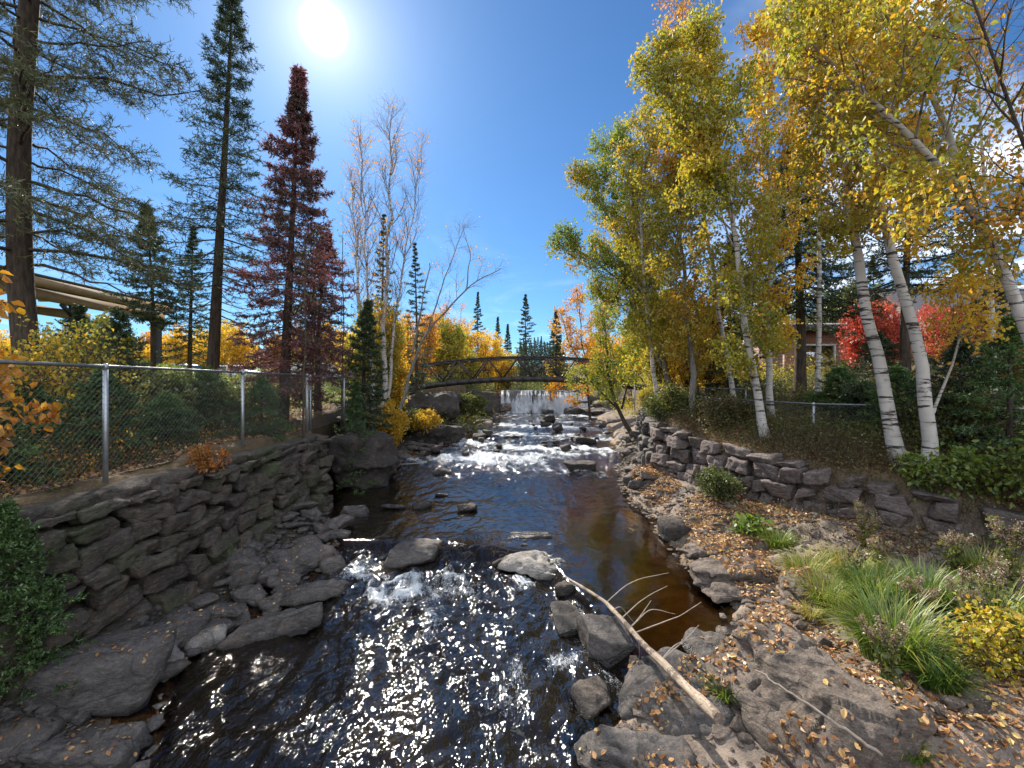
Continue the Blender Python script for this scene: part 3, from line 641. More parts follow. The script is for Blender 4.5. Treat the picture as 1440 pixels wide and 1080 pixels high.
def between(a, b, y0, y1, p=1.0):
    def f(i):
        y = y0*(y1/y0)**RG.random(); return (a(y)+(b(y)-a(y))*RG.random()**p, y)
    return f
rubble(150, between(lambda y: XL(y)+.25, lambda y: EL(y)+.25, 5.0, 9.6), (.16, .75), pr_dark, 'small dark angular stone in the rubble at the foot of the left wall', 'rubble stones under the left wall', .24)
rubble(46, between(lambda y: XL(y)+1.6, lambda y: EL(y)+.35, 15.3, 19.6), (.2, .75), pr_dark, 'small slab in the loose pile on the left shore beyond the overhanging outcrop', 'slabs on the far left shore')
rubble(95, between(lambda y: ER(y)-.1, lambda y: XR(y)-.3, 6.2, 13.8), (.1, .42), pr_warm, 'small brown stone among the fallen leaves on the right shore', 'stones on the leafy right shore', .02)
rubble(26, between(lambda y: ER(y)-.1, lambda y: XR(y)-.2, 12, 22), (.35, .95), pr_dark, 'dark broken stone at the foot of the far part of the right wall', 'broken stones under the far right wall')
rubble(26, between(lambda y: EL(y)+.2, lambda y: ER(y)-.2, 17, 30), (.3, 1.0), pr_blk, 'low black stone breaking the white water of the rapids', 'stones in the rapids', .5)
rubble(34, between(lambda y: EL(y)-1.8, lambda y: EL(y)+.5, 20.5, 34), (.5, 1.7), pr_warm, 'brown slab along the left edge of the rapids', 'slabs at the left edge of the rapids', .12)
rubble(12, lambda i: (RG.uniform(-1.3, .3), RG.uniform(8.1, 9.0)), (.14, .35), pr_blk, 'small black stone in the rock line across the river', 'small stones in the rock line', .25)
rubble(10, lambda i: (2.4+i*.12, 5.0+.1*i+RG.uniform(-.1, .3)), (.12, .3), pr_warm, 'small stone at the upper edge of the bedrock hump', 'stones at the edge of the bedrock hump', .1)

# gravel between the stones
def gravel(name, fx, n, s0, s1, mat, label, seed):
    r = np.random.default_rng(seed); V, Fc = ico(1); x, y = fx(r, n); z = ground_z(x, y); n = len(x); s = s0*(s1/s0)**(r.random(n)**2)
    D = V[None]*np.stack([s*r.uniform(.7, 1.3, n), s*r.uniform(.6, 1, n), s*r.uniform(.3, .6, n)], 1)[:, None]*(1+.22*r.normal(size=(n, len(V), 1)))
    a = r.uniform(0, 6.28, n); c_, s_ = np.cos(a)[:, None], np.sin(a)[:, None]; W3 = np.stack([D[..., 0]*c_-D[..., 1]*s_+x[:, None], D[..., 0]*s_+D[..., 1]*c_+y[:, None], D[..., 2]+z[:, None]+.2*s[:, None]], -1)
    m = MB(); m.add(W3.reshape(-1, 3), (Fc[None]+(np.arange(n)*len(V))[:, None, None]).reshape(-1, 3), 0, 0.); tag(m.build(name, M[mat], smooth=False), label, 'gravel', kind='stuff')
def gl_(r, n): y = 3.0*(19/3.0)**r.random(n); return XL(y)+.1+(EL(y)+.25-XL(y))*r.random(n), y
def gr_(r, n): y = 3.6*(20/3.6)**r.random(n); return ER(y)-.35+(XR(y)-ER(y))*r.random(n)**1.3, y
gravel('gravel', gl_, 3000, .025, .11, 'rock', 'dark gravel and chips between the rocks of the left shore', 51)
gravel('gravel', gr_, 4200, .02, .11, 'rock_warm', 'brown gravel and chips along the right shore', 52)
# ------------------------------------------------------------------ dry stone walls
def stone_wall(face, ztop, zbase, y0, y1, nrm_side, h0, mat, seed, wmin=.22, wmax=.6, thick=.42, sub=3, batter=.12):
    r = np.random.default_rng(seed); m = MB(); z_row = 0.0
    L_ = abs(y1-y0); hmax = 3.2; z = -.1
    rows = []
    while z < hmax:
        h = r.uniform(*h0); rows.append((z, h)); z += h*.97
    for (zr_, h) in rows:
        s = y0-r.uniform(0, .3)
        while s < y1:
            wd = r.uniform(wmin, wmax)*(1.0+.4*(h > h0[0]*1.3)); yc = s+wd/2; s += wd*.985
            zb, zt = zbase(yc), ztop(yc)
            zc = zb-.25+zr_+h/2
            if zc-h*.5 > zt-.06 or zc < zb-.4: continue
            hh = min(h, max(.1, (zt+.02-(zc-h/2)))); zc = zc-h/2+hh/2
            Pw, Fc = stone((wd*1.13, thick*r.uniform(.85, 1.1), hh*1.16), sub, int(r.integers(1e6)), 2, 44, .06, 0, 1.0)
            dx = (face(yc+.1)-face(yc-.1))/.2; a = math.atan2(1, dx)
            Pw = Pw@(rotz(a+r.normal()*.07)@roty(r.normal()*.06)@rotx(r.normal()*.08)).T
            off = nrm_side*(r.normal()*.04-batter*(zt-zc)*-1*0+batter*(zt-zc))
            m.add(Pw+np.array([face(yc)+off, yc, zc]), Fc, 0, 0)
    return m
zbL = lambda y: float(ground_z(np.array([XL(y)+.35]), np.array([y]))[0])
zbR = lambda y: float(ground_z(np.array([XR(y)-.35]), np.array([y]))[0])
m = stone_wall(lambda y: float(XL(y))-.02, lambda y: float(ZL(y))-.14, zbL, 1.2, 11.25, 1, (.19, .40), 'wall_stone', 5, .24, .62, .5, 4, .10)
wl_ = m.build('stone_wall', M['wall_stone'], None)
wroot = empty('retaining_wall', (-5.0, 6.0, 1.0), 'long dry-stone retaining wall under the left fence', 'wall')
wl_.parent = wroot; me = wl_.data
co_ = np.empty(len(me.vertices)*3, np.float32); me.vertices.foreach_get('co', co_); me.vertices.foreach_set('co', (co_.reshape(-1, 3)-np.array([-5, 6, 1.], np.float32)).ravel()); me.update()
# weathered concrete coping, eroded edge
yy = np.linspace(1.0, 11.35, 240); sec = np.array([(.0, -.12), (.03, -.08), (.03, -.02), (0, .02), (-.3, .03), (-.55, .02), (-.6, -.15)])
V = np.array([[(-5.0+u+.03*noise3(np.array([y*3, i, 0.]), 7)+.035*noise3(np.array([y*7, i, 0.]), 8)+.02*noise3(np.array([y*19, i*2, 0.]), 18)), y, 2.06+v+.02*noise3(np.array([y*2.5, i, 4.]), 9)] for y in yy for i, (u, v) in enumerate(sec)])
m2 = MB(); n_ = len(sec); i = (np.arange(len(yy)-1)[:, None]*n_+np.arange(n_-1)[None, :]); m2.add(V, np.stack([i, i+1, i+n_+1, i+n_], -1).reshape(-1, 4))
part(m2, 'coping', M['wall_stone'], wroot)
# end return of the left wall
m = MB(); r = np.random.default_rng(77)
for zc in np.arange(.25, 1.95, .24):
    for xc in np.arange(-5.15, -6.6, -.42):
        Pw, Fc = stone((.48, .45, .27), 3, int(r.integers(1e6)), 5, 18, .04, 0, .9); m.add(Pw@rotz(r.normal()*.08).T+np.array([xc+r.normal()*.05, 11.25+r.normal()*.04, zc]), Fc)
part(m, 'wall_end', M['wall_stone'], wroot)
m = stone_wall(lambda y: float(XR(y))+.05, lambda y: float(ZR(y))+.02, zbR, 4.2, 13.0, -1, (.2, .38), 'wall_right', 9, .2, .5, .45, 4, .12)
tag(m.build('stone_wall', M['wall_right']), 'dry-stone wall of purple-grey blocks along the leafy right shore', 'wall')
m = stone_wall(lambda y: float(XR(y))+.1, lambda y: float(ZR(y))-.1, zbR, 13.0, 22.5, -1, (.18, .4), 'rock', 19, .2, .5, .6, 3, .2)
tag(m.build('stone_wall', M['rock']), 'rough crumbling end of the right wall, dark jagged stones towards the bridge', 'wall')
m = stone_wall(lambda y: float(XL(y))+.1, lambda y: float(ZL(y))-.15, zbL, 15.5, 23.0, 1, (.3, .5), 'rock_dark', 23, .4, .9, .6, 3, .05)
tag(m.build('stone_wall', M['rock_dark']), 'dark wall of large blocks behind the yellow bush on the far left bank', 'wall')
# ------------------------------------------------------------------ plants
def resample(pts, K):
    pts = np.asarray(pts, float); d = np.r_[0, np.cumsum(np.linalg.norm(np.diff(pts, axis=0), axis=1))]; t = np.linspace(0, d[-1], K)
    # smooth interpolation (Catmull-like through cubic smoothing of linear samples)
    out = np.stack([np.interp(t, d, pts[:, i]) for i in range(3)], 1)
    for _ in range(2): out[1:-1] = .25*out[:-2]+.5*out[1:-1]+.25*out[2:]
    return out
def sample(Pt, R, idx, t):
    K = Pt.shape[1]; f = t*(K-1); i = np.clip(f.astype(int), 0, K-2); u = (f-i)[:, None]
    p = Pt[idx, i]*(1-u)+Pt[idx, i+1]*u; r = R[idx, i]*(1-u[:, 0])+R[idx, i+1]*u[:, 0]; d = nrm(Pt[idx, i+1]-Pt[idx, i]); return p, r, d
def children(r_, Pt, R, n, t0, t1, length, ang, K=6, rad=.5, up=.0, wig=.15, minr=.002, taper=.25, even=True):
    M_ = Pt.shape[0]; idx = np.repeat(np.arange(M_), n)
    if even: t = t0+(t1-t0)*((np.tile(np.arange(n), M_)+r_.random(M_*n))/n)
    else: t = r_.uniform(t0, t1, M_*n)
    t = np.minimum(t, .995)
    p, r, d = sample(Pt, R, idx, t)
    az = np.tile(np.arange(n), M_)*2.4+r_.uniform(0, .9, M_*n)+np.repeat(r_.uniform(0, 6.28, M_), n)
    ref = np.where(np.abs(d[:, 2:3]) > .9, np.array([[1., 0, 0]]), np.array([[0., 0, 1]])); a = nrm(np.cross(d, ref)); b = np.cross(d, a)
    side = a*np.cos(az)[:, None]+b*np.sin(az)[:, None]
    an = ang+r_.normal(size=M_*n)*.12
    dr = d*np.cos(an)[:, None]+side*np.sin(an)[:, None]
    L_ = (length(t) if callable(length) else np.full(M_*n, length))*r_.uniform(.65, 1.15, M_*n)
    s = np.linspace(0, 1, K); out = np.empty((M_*n, K, 3)); out[:, 0] = p; cur = dr.copy()
    for k in range(1, K):
        cur = nrm(cur+r_.normal(size=cur.shape)*wig+np.array([0, 0, up/K*3])); out[:, k] = out[:, k-1]+cur*(L_/(K-1))[:, None]
    r0 = np.maximum(np.minimum(r*.75, L_*.013*rad*2), minr); RR = r0[:, None]*(1-(1-taper)*s[None]); RR = np.maximum(RR, minr*.7)
    return out, RR, t
def leaves(mb, r_, Pt, n, size, hang=.5, near=True, spread=.5, tmin=.1, mat=0, vshift=None, droop=.0, col=None):
    M_, K, _ = Pt.shape; idx = np.repeat(np.arange(M_), n); t = r_.uniform(tmin, 1, M_*n)
    f = t*(K-1); i = np.clip(f.astype(int), 0, K-2); u = (f-i)[:, None]
    p = Pt[idx, i]*(1-u)+Pt[idx, i+1]*u
    N_ = len(p); s = size*r_.uniform(.6, 1.25, N_)
    p = p+r_.normal(size=(N_, 3))*s[:, None]*spread
    ax = nrm(r_.normal(size=(N_, 3))+np.array([0, 0, -hang*2])); ref = nrm(r_.normal(size=(N_, 3))); bx = nrm(np.cross(ax, ref)); nx_ = np.cross(ax, bx)
    p = p+np.array([0, 0, -droop])*s[:, None]
    S = s[:, None]; fold = r_.uniform(.05, .3, (N_, 1))
    v = (r_.random(N_)*.55+.45*(.5+.5*noise3(p*.9, 5))) if col is None else np.clip(col+r_.normal(size=N_)*.12, 0, 1)
    if vshift is not None: v = np.clip(v+vshift(p), 0, 1)
    if near:
        V = np.stack([p, p+ax*S*.35+bx*S*.36+nx_*S*fold, p+ax*S*.75+bx*S*.26+nx_*S*fold, p+ax*S*1.05, p+ax*S*.75-bx*S*.26+nx_*S*fold, p+ax*S*.35-bx*S*.36+nx_*S*fold], 1)
        b = (np.arange(N_)*6)[:, None]; q = np.concatenate([b+np.array([0, 1, 2, 3]), b+np.array([0, 3, 4, 5])])
        mb.add(V.reshape(-1, 3), q, mat, np.repeat(v, 6))
    else:
        V = np.stack([p, p+ax*S*.5+bx*S*.42, p+ax*S+nx_*S*fold, p+ax*S*.5-bx*S*.42], 1)
        b = (np.arange(N_)*4)[:, None]; mb.add(V.reshape(-1, 3), b+np.array([0, 1, 2, 3]), mat, np.repeat(v, 4))
def attr_r(R, sides): return np.repeat(np.clip(R/.08, 0, 1).ravel(), sides)
def broadleaf(name, stems, label, cat, leafmat, barkmat='birch', group=None, seed=1, leaf=.05, nleaf=6, n1=22, L1=1.9, n2=7, L2=.75, n3=4, L3=.3, t0=.3,
              ang=.75, up=.25, near=True, prof=None, hang=.5, extra=(), vshift=None, tw=True, droop=0., bare=0.0, wig=.13, parent=None):
    "stems: list of (points, r0, r1)"
    r_ = np.random.default_rng(seed); base = np.asarray(stems[0][0][0], float)
    root = empty(name, base, label, cat, group); tb = MB(); cb = MB(); br = MB()
    len0 = np.linalg.norm(np.array(stems[0][0][-1])-np.array(stems[0][0][0])); n1_, L1_ = n1, L1
    for (pts, r0, r1) in list(stems):
        rt = min(1., np.linalg.norm(np.array(pts[-1])-np.array(pts[0]))/len0); n1 = max(4, int(n1_*rt)); L1 = L1_*(.35+.65*rt)
        K = 26; p = resample(pts, K); s = np.linspace(0, 1, K); p[1:-1] += (fbm(xyz(p[1:-1, 2]*1.3, s[1:-1]*3)+seed, 2, 3)[:, None]*np.array([1, .7, 0]))*r0*.9
        R = r0+(r1-r0)*s**.85; R[:2] *= np.array([1.35, 1.12])
        V, q = tubes(p[None], R[None], 12); tb.add(V, q, 0, attr_r(R[None], 12))
        pf = prof or (lambda t: np.sin(np.clip((t-t0)/(1.02-t0), 0, 1)*math.pi*.86+.36)**.8)
        c1, R1, t1 = children(r_, p[None], R[None], n1, t0, .99, lambda t: L1*pf(t), ang, 9, .55, up, wig, .004)
        V, q = tubes(c1, R1, 6); br.add(V, q, 0, attr_r(R1, 6))
        c2, R2, t2 = children(r_, c1, R1, n2, .15, 1, lambda t: L2*(1.15-.6*t), .7, 6, .5, up*.4-droop, wig*1.2, .003)
        V, q = tubes(c2, R2, 4); br.add(V, q, 0, attr_r(R2, 4))
        c3, R3, t3 = children(r_, c2, R2, n3, .2, 1, L3, .65, 4, .5, -droop*1.5, .2, .0018)
        if tw: V, q = tubes(c3, R3, 3); br.add(V, q, 0, 0.)
        if nleaf:
            keep = fbm(c3[:, 0]*1.1+seed, 2, 21) > (-.9+1.6*bare)
            if keep.any(): leaves(cb, r_, c3[keep], nleaf, leaf, hang, near, .6, .1, 0, vshift)
    part(tb, 'trunk', M[barkmat], root); part(br, 'branches', M[barkmat], root)
    if cb.n: part(cb, 'crown', M[leafmat], root, smooth=False)
    return root
def needles(mb, r_, Pt, n, ln, wd, spread=.8, mat=0, fwd=.6):
    M_, K, _ = Pt.shape; idx = np.repeat(np.arange(M_), n); t = np.tile((np.arange(n)+.5)/n, M_)+r_.normal(size=M_*n)*.03; t = np.clip(t, 0, .999)
    f = t*(K-1); i = np.clip(f.astype(int), 0, K-2); u = (f-i)[:, None]; p = Pt[idx, i]*(1-u)+Pt[idx, i+1]*u; d = nrm(Pt[idx, i+1]-Pt[idx, i])
    N_ = len(p); s = nrm(r_.normal(size=(N_, 3))); ax = nrm(d*fwd+s*spread); w = nrm(np.cross(ax, r_.normal(size=(N_, 3)))); l = (ln*r_.uniform(.6, 1.3, N_))[:, None]
    V = np.stack([p-w*wd*.5, p+w*wd*.5, p+ax*l+w*wd*.25, p+ax*l-w*wd*.25], 1); v = np.clip(r_.random(N_)*.6+.4*t+.25*noise3(p*1.2, 5), 0, 1)
    mb.add(V.reshape(-1, 3), (np.arange(N_)*4)[:, None]+np.array([0, 1, 2, 3]), mat, np.repeat(v, 4))
def conifer(name, pts, r0, label, cat, needlemat='needle_dark', group=None, seed=1, nb=110, Lmax=1.6, t0=.2, n2=14, L2=.38, nn=14, ln=.055, wd=.014, droop=-.25, tip=.5,
            prof=None, dead=.0, bark='bark_dark', r1=.01, sub=0, wig=.06):
    r_ = np.random.default_rng(seed); base = np.asarray(pts[0], float); root = empty(name, base, label, cat, group)
    K = 26; p = resample(pts, K); s = np.linspace(0, 1, K); R = r0+(r1-r0)*s; R[:2] *= np.array([1.3, 1.1]); tb = MB(); V, q = tubes(p[None], R[None], 10); tb.add(V, q)
    part(tb, 'trunk', M[bark], root)
    t = t0+(1-t0)*(np.arange(nb)+r_.random(nb)*.8)/nb; t = np.minimum(t, .995); c, rr, d = sample(p[None], R[None], np.zeros(nb, int), t)
    pf = prof or (lambda u: (1-u)**.8)
    u = (t-t0)/(1-t0); L_ = (Lmax*pf(u)*np.minimum(1, (1-u)*4)+.05)*r_.uniform(.6, 1.15, nb); az = np.arange(nb)*2.399+r_.normal(size=nb)*.25; el = droop+(.9)*u**1.6+r_.normal(size=nb)*.08
    KB = 8; out = np.empty((nb, KB, 3)); out[:, 0] = c; dh = np.stack([np.cos(az), np.sin(az)], 1)
    for k in range(1, KB):
        e = el-.25*(1-abs(2*k/KB-1))+tip*(k/KB)**2*(1-u*.6); az2 = az+r_.normal(size=nb)*wig; e = e+r_.normal(size=nb)*wig
        out[:, k] = out[:, k-1]+np.stack([np.cos(az2)*np.cos(e), np.sin(az2)*np.cos(e), np.sin(e)], 1)*(L_/(KB-1))[:, None]
    RB = np.clip(L_*.013, .004, .05)[:, None]*np.linspace(1, .25, KB)[None]; bb = MB(); V, q = tubes(out, RB, 4); bb.add(V, q); cb = MB()
    # side twigs lie in the plane of the branch
    idx = np.repeat(np.arange(nb), n2); tt = .15+.83*(np.tile(np.arange(n2), nb)+r_.random(nb*n2)*.7)/n2
    pp, r2, dd = sample(out, RB, idx, tt); sd = np.where(np.tile(np.arange(n2), nb) % 2 == 0, 1., -1.)[:, None]
    lat = nrm(np.cross(dd, np.array([0, 0, 1.])))*sd; dr = nrm(dd*.62+lat*.8+np.array([0, 0, -.12])+r_.normal(size=dd.shape)*.15)
    l2 = (L2*(L_/max(Lmax, .1))[idx]**.5*(1.1-.75*tt))*r_.uniform(.6, 1.2, len(idx)); K2 = 5; tw = np.empty((len(idx), K2, 3)); tw[:, 0] = pp; cur = dr
    for k in range(1, K2): cur = nrm(cur+r_.normal(size=cur.shape)*.10+np.array([0, 0, .02])); tw[:, k] = tw[:, k-1]+cur*(l2/(K2-1))[:, None]
    V, q = tubes(tw, np.full(tw.shape[:2], .0035), 3); bb.add(V, q)
    live = u[idx] > dead*r_.uniform(.5, 1.3, len(idx))
    if sub:
        t3, R3, _ = children(r_, tw[live], np.full(tw[live].shape[:2], .003), sub, .2, 1, lambda t: L2*.42*(1.1-.6*t), .75, 4, .5, 0, .1, .002)
        V, q = tubes(t3, R3*.8, 3); bb.add(V, q); needles(cb, r_, t3, nn, ln, wd)
    needles(cb, r_, tw[live], nn, ln, wd)
    ends = out[u > dead*.8][:, -4:]; needles(cb, r_, ends, nn, ln, wd)
    part(bb, 'branches', M[bark], root); part(cb, 'crown', M[needlemat], root, smooth=False)
    return root
gz = lambda x, y: float(ground_z(np.array([float(x)]), np.array([float(y)]))[0])
def px_path(lst, base_on_ground=True):
    out = [P(a, b, d) for a, b, d in lst]
    if base_on_ground: out[0][2] = gz(out[0][0], out[0][1])-.08
    return out
# --- left bank conifers
pine = px_path([(48, 600, 9.2), (28, 400, 9.2), (26, 200, 9.1), (42, 0, 9.0), (60, -260, 9.0), (70, -420, 9)])
conifer('pine_tree', pine, .235, 'tall dark pine with a thick black trunk at the left picture edge', 'pine tree', 'needle_pine', seed=4, nb=84, wig=.16, Lmax=3.9, t0=.22, n2=20, L2=1.15, nn=15, ln=.10, wd=.015, droop=-.05, tip=-.25, prof=lambda u: .95-.45*u, r1=.10, dead=.03, sub=4)
sp = px_path([(296, 575, 13.2), (308, 350, 13), (318, 180, 13), (324, 60, 13), (326, -25, 13)])
conifer('spruce_tree', sp, .19, 'tall spruce with a bare lower trunk, second from the left', 'spruce tree', seed=6, nb=140, Lmax=1.95, t0=.22, n2=16, L2=.55, nn=9, ln=.06, wd=.016, droop=-.22, tip=.55, prof=lambda u: .35+.75*np.sin(np.clip(u*1.35+.18, 0, 1)*math.pi)*(1-u*.55), dead=.16, sub=2)
rs = px_path([(396, 590, 11.6), (404, 450, 11.6), (414, 250, 11.6), (421, 98, 11.6)])
conifer('spruce_tree', rs, .16, 'pointed flare-tinted spruce left of the bare birches, its tip under the sun', 'spruce tree', 'needle_flare', seed=9, nb=170, Lmax=1.75, t0=.16, n2=17, L2=.5, nn=13, ln=.06, wd=.018, droop=-.3, tip=.5, prof=lambda u: np.minimum(1, (1-u)**.82*1.08)*(.65+.35*np.clip(u*6, 0, 1)), sub=2)
p4 = px_path([(447, 570, 15), (446, 480, 15), (460, 330, 15)])
conifer('spruce_tree', p4, .12, 'shorter spruce with drooping flare-reddened boughs right of the flare-tinted spruce', 'spruce tree', 'needle_flare', seed=12, nb=90, Lmax=1.6, t0=.22, n2=15, L2=.5, nn=12, ln=.06, wd=.02, droop=-.35, tip=.3, prof=lambda u: (1-u)**.5, sub=2)
conifer('fir_tree', px_path([(510, 585, 15.0), (512, 500, 15), (518, 425, 15)]), .12, 'dark green fir with dense low boughs beside the white birch trunks', 'fir tree', 'needle_dark', seed=14, nb=90, Lmax=1.3, t0=.05, n2=14, L2=.42, nn=12, ln=.06, wd=.02, droop=-.2, prof=lambda u: (1-u)**.6, sub=2)
conifer('spruce_tree', px_path([(216, 505, 15.5), (214, 400, 15.5), (205, 290, 15.5)]), .10, 'slim spruce with a bushy dark middle in front of the pavilion', 'spruce tree', 'needle_dark', seed=15, nb=80, Lmax=1.25, t0=.38, n2=14, L2=.4, nn=12, ln=.06, wd=.02, prof=lambda u: .2+.85*np.exp(-((u-.3)/.3)**2), sub=2)
conifer('spruce_tree', px_path([(266, 545, 17), (268, 450, 17), (272, 318, 17)]), .10, 'thin sparse young spruce just left of the tall spruce trunk', 'spruce tree', 'needle_dark', seed=16, nb=90, Lmax=1.15, t0=.2, n2=12, L2=.35, nn=10, ln=.06, wd=.018, prof=lambda u: (1-u)**.9, sub=1)
conifer('spruce_tree', px_path([(585, 540, 24), (586, 450, 24), (583, 340, 24)]), .12, 'dark narrow spruce inside the yellow trees at the left end of the bridge', 'spruce tree', 'needle_dark', seed=17, nb=80, Lmax=1.5, t0=.1, n2=12, L2=.45, nn=10, ln=.08, wd=.03)
conifer('spruce_tree', px_path([(538, 480, 21), (538, 400, 21), (540, 300, 21)]), .12, 'dark spruce top showing behind the bare birches', 'spruce tree', 'needle_dark', seed=18, nb=80, Lmax=1.3, t0=.1, n2=12, L2=.42, nn=10, ln=.08, wd=.03)
# thin dark trunks behind the left fence
for i, (a, b) in enumerate([(425, 10.5), (437, 15.5), (478, 14.5)]):
    broadleaf('young_tree', [(px_path([(a, 570, b), (a+6, 460, b), (a+3, 330, b)]), .035, .01)], ['thin dark sapling close beside the flare-tinted spruce trunk', 'thin leaning dark sapling behind the corner fence post', 'thin dark sapling right of the corner fence post'][i], 'tree', 'leaf_olive', 'bark_dark', seed=30+i, n1=12, L1=.5, n2=3, L2=.25, n3=3, nleaf=2, near=False, leaf=.06)
# --- left bank birches
r_args = dict(leafmat='leaf_orange', barkmat='birch', leaf=.075, near=False)
broadleaf('birch_tree', [(px_path([(530, 575, 17), (543, 470, 17), (546, 330, 17), (548, 230, 17), (552, 152, 17)]), .13, .012), (px_path([(534, 560, 17.2), (560, 430, 17.2), (582, 280, 17.2), (592, 215, 17.2)]), .08, .01), (px_path([(526, 560, 16.8), (518, 400, 16.8), (508, 250, 16.8), (505, 190, 16.8)]), .08, .01)],
          'tall nearly bare white birch clump with a few orange leaves left of the river', 'birch tree', seed=41, n1=26, L1=1.7, n2=9, L2=.8, n3=5, L3=.4, nleaf=1, t0=.3, ang=.55, up=.6, bare=.62, **r_args)
broadleaf('birch_tree', [(px_path([(552, 560, 18.5), (590, 480, 18.6), (640, 425, 18.7), (672, 392, 18.8), (704, 378, 18.8)]), .10, .015), (px_path([(600, 470, 18.6), (622, 400, 18.7), (640, 350, 18.7), (655, 315, 18.7)], False), .04, .008), (px_path([(580, 495, 18.6), (596, 420, 18.6), (604, 370, 18.6)], False), .05, .02), (px_path([(655, 408, 18.7), (662, 360, 18.7), (650, 318, 18.7)], False), .03, .008)],
          'bare grey birch leaning out over the river above the bridge', 'birch tree', 'leaf_orange', 'bark_grey', leaf=.07, near=False, seed=43, n1=15, L1=1.1, n2=7, L2=.7, n3=4, L3=.35, nleaf=1, t0=.35, ang=.7, up=.15, bare=.75, droop=.08)
broadleaf('birch_tree', [(px_path([(500, 570, 20), (505, 450, 20), (498, 330, 20), (495, 240, 20)]), .11, .012)], 'slim birch with yellow lower leaves and a bare top behind the spruces', 'birch tree', seed=45, n1=30, L1=1.6, n2=8, L2=.7, n3=4, L3=.35, nleaf=1, t0=.2, ang=.5, up=.6, bare=.5, **r_args)
def bush(name, c, w_, h_, label, cat, mat, seed, n=10, leaf=.06, nleaf=8, group=None, near=False, bark='bark_brown', n1=12, n2=5, ang=.6, up=.3, hang=.4, L3=.25, bare=0., n3=3):
    rr = np.random.default_rng(seed); st = []
    c = np.array(c, float)
    for i in range(n):
        a = rr.uniform(0, 6.28); e = rr.uniform(.15, 1.); tip_ = c+np.array([math.cos(a)*w_/2*e, math.sin(a)*w_/2*e, h_*rr.uniform(.65, 1.)*(1-.45*e*e)])
        b = c+np.array([math.cos(a)*.1*w_, math.sin(a)*.1*w_, -.05]); mid = (b+tip_)/2+np.array([math.cos(a)*.06*w_, math.sin(a)*.06*w_, .08*h_]); st.append(([b, mid, tip_], max(.012, h_*.012), .004))
    return broadleaf(name, st, label, cat, mat, bark, seed=seed, leaf=leaf, nleaf=nleaf, n1=n1, L1=w_*.3, n2=n2, L2=w_*.16, n3=n3, L3=L3, t0=.12, ang=ang, up=up, near=near, prof=lambda t: .5+.6*np.sin(t*3.0), hang=hang, group=group, bare=bare)
# yellow trees left of the bridge
def wtree(px, py, D, h_, w_, label, mat, seed, **k):
    g_ = P(px, py, D); g_[2] = gz(g_[0], g_[1]); return bush(k.pop('name', 'yellow_tree'), g_, w_, h_, label, k.pop('cat', 'tree'), mat, seed, **k)
wtree(520, 500, 19.5, 5.2, 3.4, 'green-yellow tree behind the white birch clump', 'leaf_mixed', 50, n=12, leaf=.10, nleaf=5, n1=14, n2=6)
wtree(588, 500, 31, 6.4, 3.4, 'golden tree above the left end of the bridge', 'leaf_orange', 51, n=12, leaf=.11, nleaf=5, n1=14, n2=6)
wtree(545, 500, 21, 5.5, 2.2, 'bright yellow tree between the birch clump and the golden tree', 'leaf_yellow', 52, n=10, leaf=.10, nleaf=5, n1=12, n2=6)
wtree(540, 560, 17.4, 1.9, 1.5, 'yellow bush hanging over the rock wall at the left end of the bridge', 'leaf_yellow', 53, n=12, leaf=.08, nleaf=6, name='yellow_shrub', cat='shrub')
wtree(630, 500, 38, 5.6, 3.8, 'yellow-green tree behind the left part of the footbridge', 'leaf_mixed', 54, n=12, leaf=.16, nleaf=5, n1=12, n2=6)
# trees beyond the waterfall
lab = ['golden tree beyond the waterfall, left of centre', 'yellow round tree beyond the waterfall under the tall distant spruce', 'yellow-green tree beyond the waterfall next to the dark wood', 'pale airy aspen beyond the bridge left of the distant spruce', 'low yellow tree beyond the bridge at its left third', 'orange-yellow tree beyond the bridge, behind the leaning birch']
for i, (a, D, h_, w_, mt) in enumerate([(665, 46, 7.6, 5.5, 'leaf_yellow'), (690, 50, 6.6, 4.6, 'leaf_yellow'), (712, 52, 5.8, 3.4, 'leaf_mixed'), (648, 52, 10.5, 3.4, 'leaf_orange'), (640, 42, 4.6, 4.6, 'leaf_mixed'), (612, 40, 7.6, 4.4, 'leaf_orange')]):
    wtree(a, 530, D, h_, w_, lab[i], mt, 60+i, n=11, leaf=.17 if i != 3 else .13, nleaf=5, n1=11, n2=5, L3=.4, bare=0 if i != 3 else .45)
def farspruce(px, pytip, D, lab_, seed, lw=1.9, **k):
    b = P(px, 540, D); b[2] = gz(b[0], b[1]); t_ = P(px, pytip, D)
    return conifer('spruce_tree', [b, (b+t_)/2, t_], .18, lab_, 'spruce tree', 'needle_dark', seed=seed, nb=k.pop('nb', 95), Lmax=lw, t0=.08, n2=14, L2=.8, nn=8, ln=.14, wd=.07, **k)
s1 = farspruce(672, 411, 66, 'tall distant spruce with a full cone, left of the river gap', 70, 2.1)
s2 = farspruce(739, 414, 62, 'tall distant spruce with a ragged narrow top, right above the waterfall', 71, 2.3, prof=lambda u: .25+.8*(1-u)**.7*(.6+.4*np.sin(u*22)))
farspruce(700, 446, 70, 'small pointed distant spruce between the two tall ones', 72, 1.3); farspruce(714, 456, 74, 'lowest pointed distant spruce beside the dark wood', 73, 1.2)
farspruce(782, 437, 48, 'dark spruce behind the orange tree that leans over the river', 74, 1.6)
k = 0
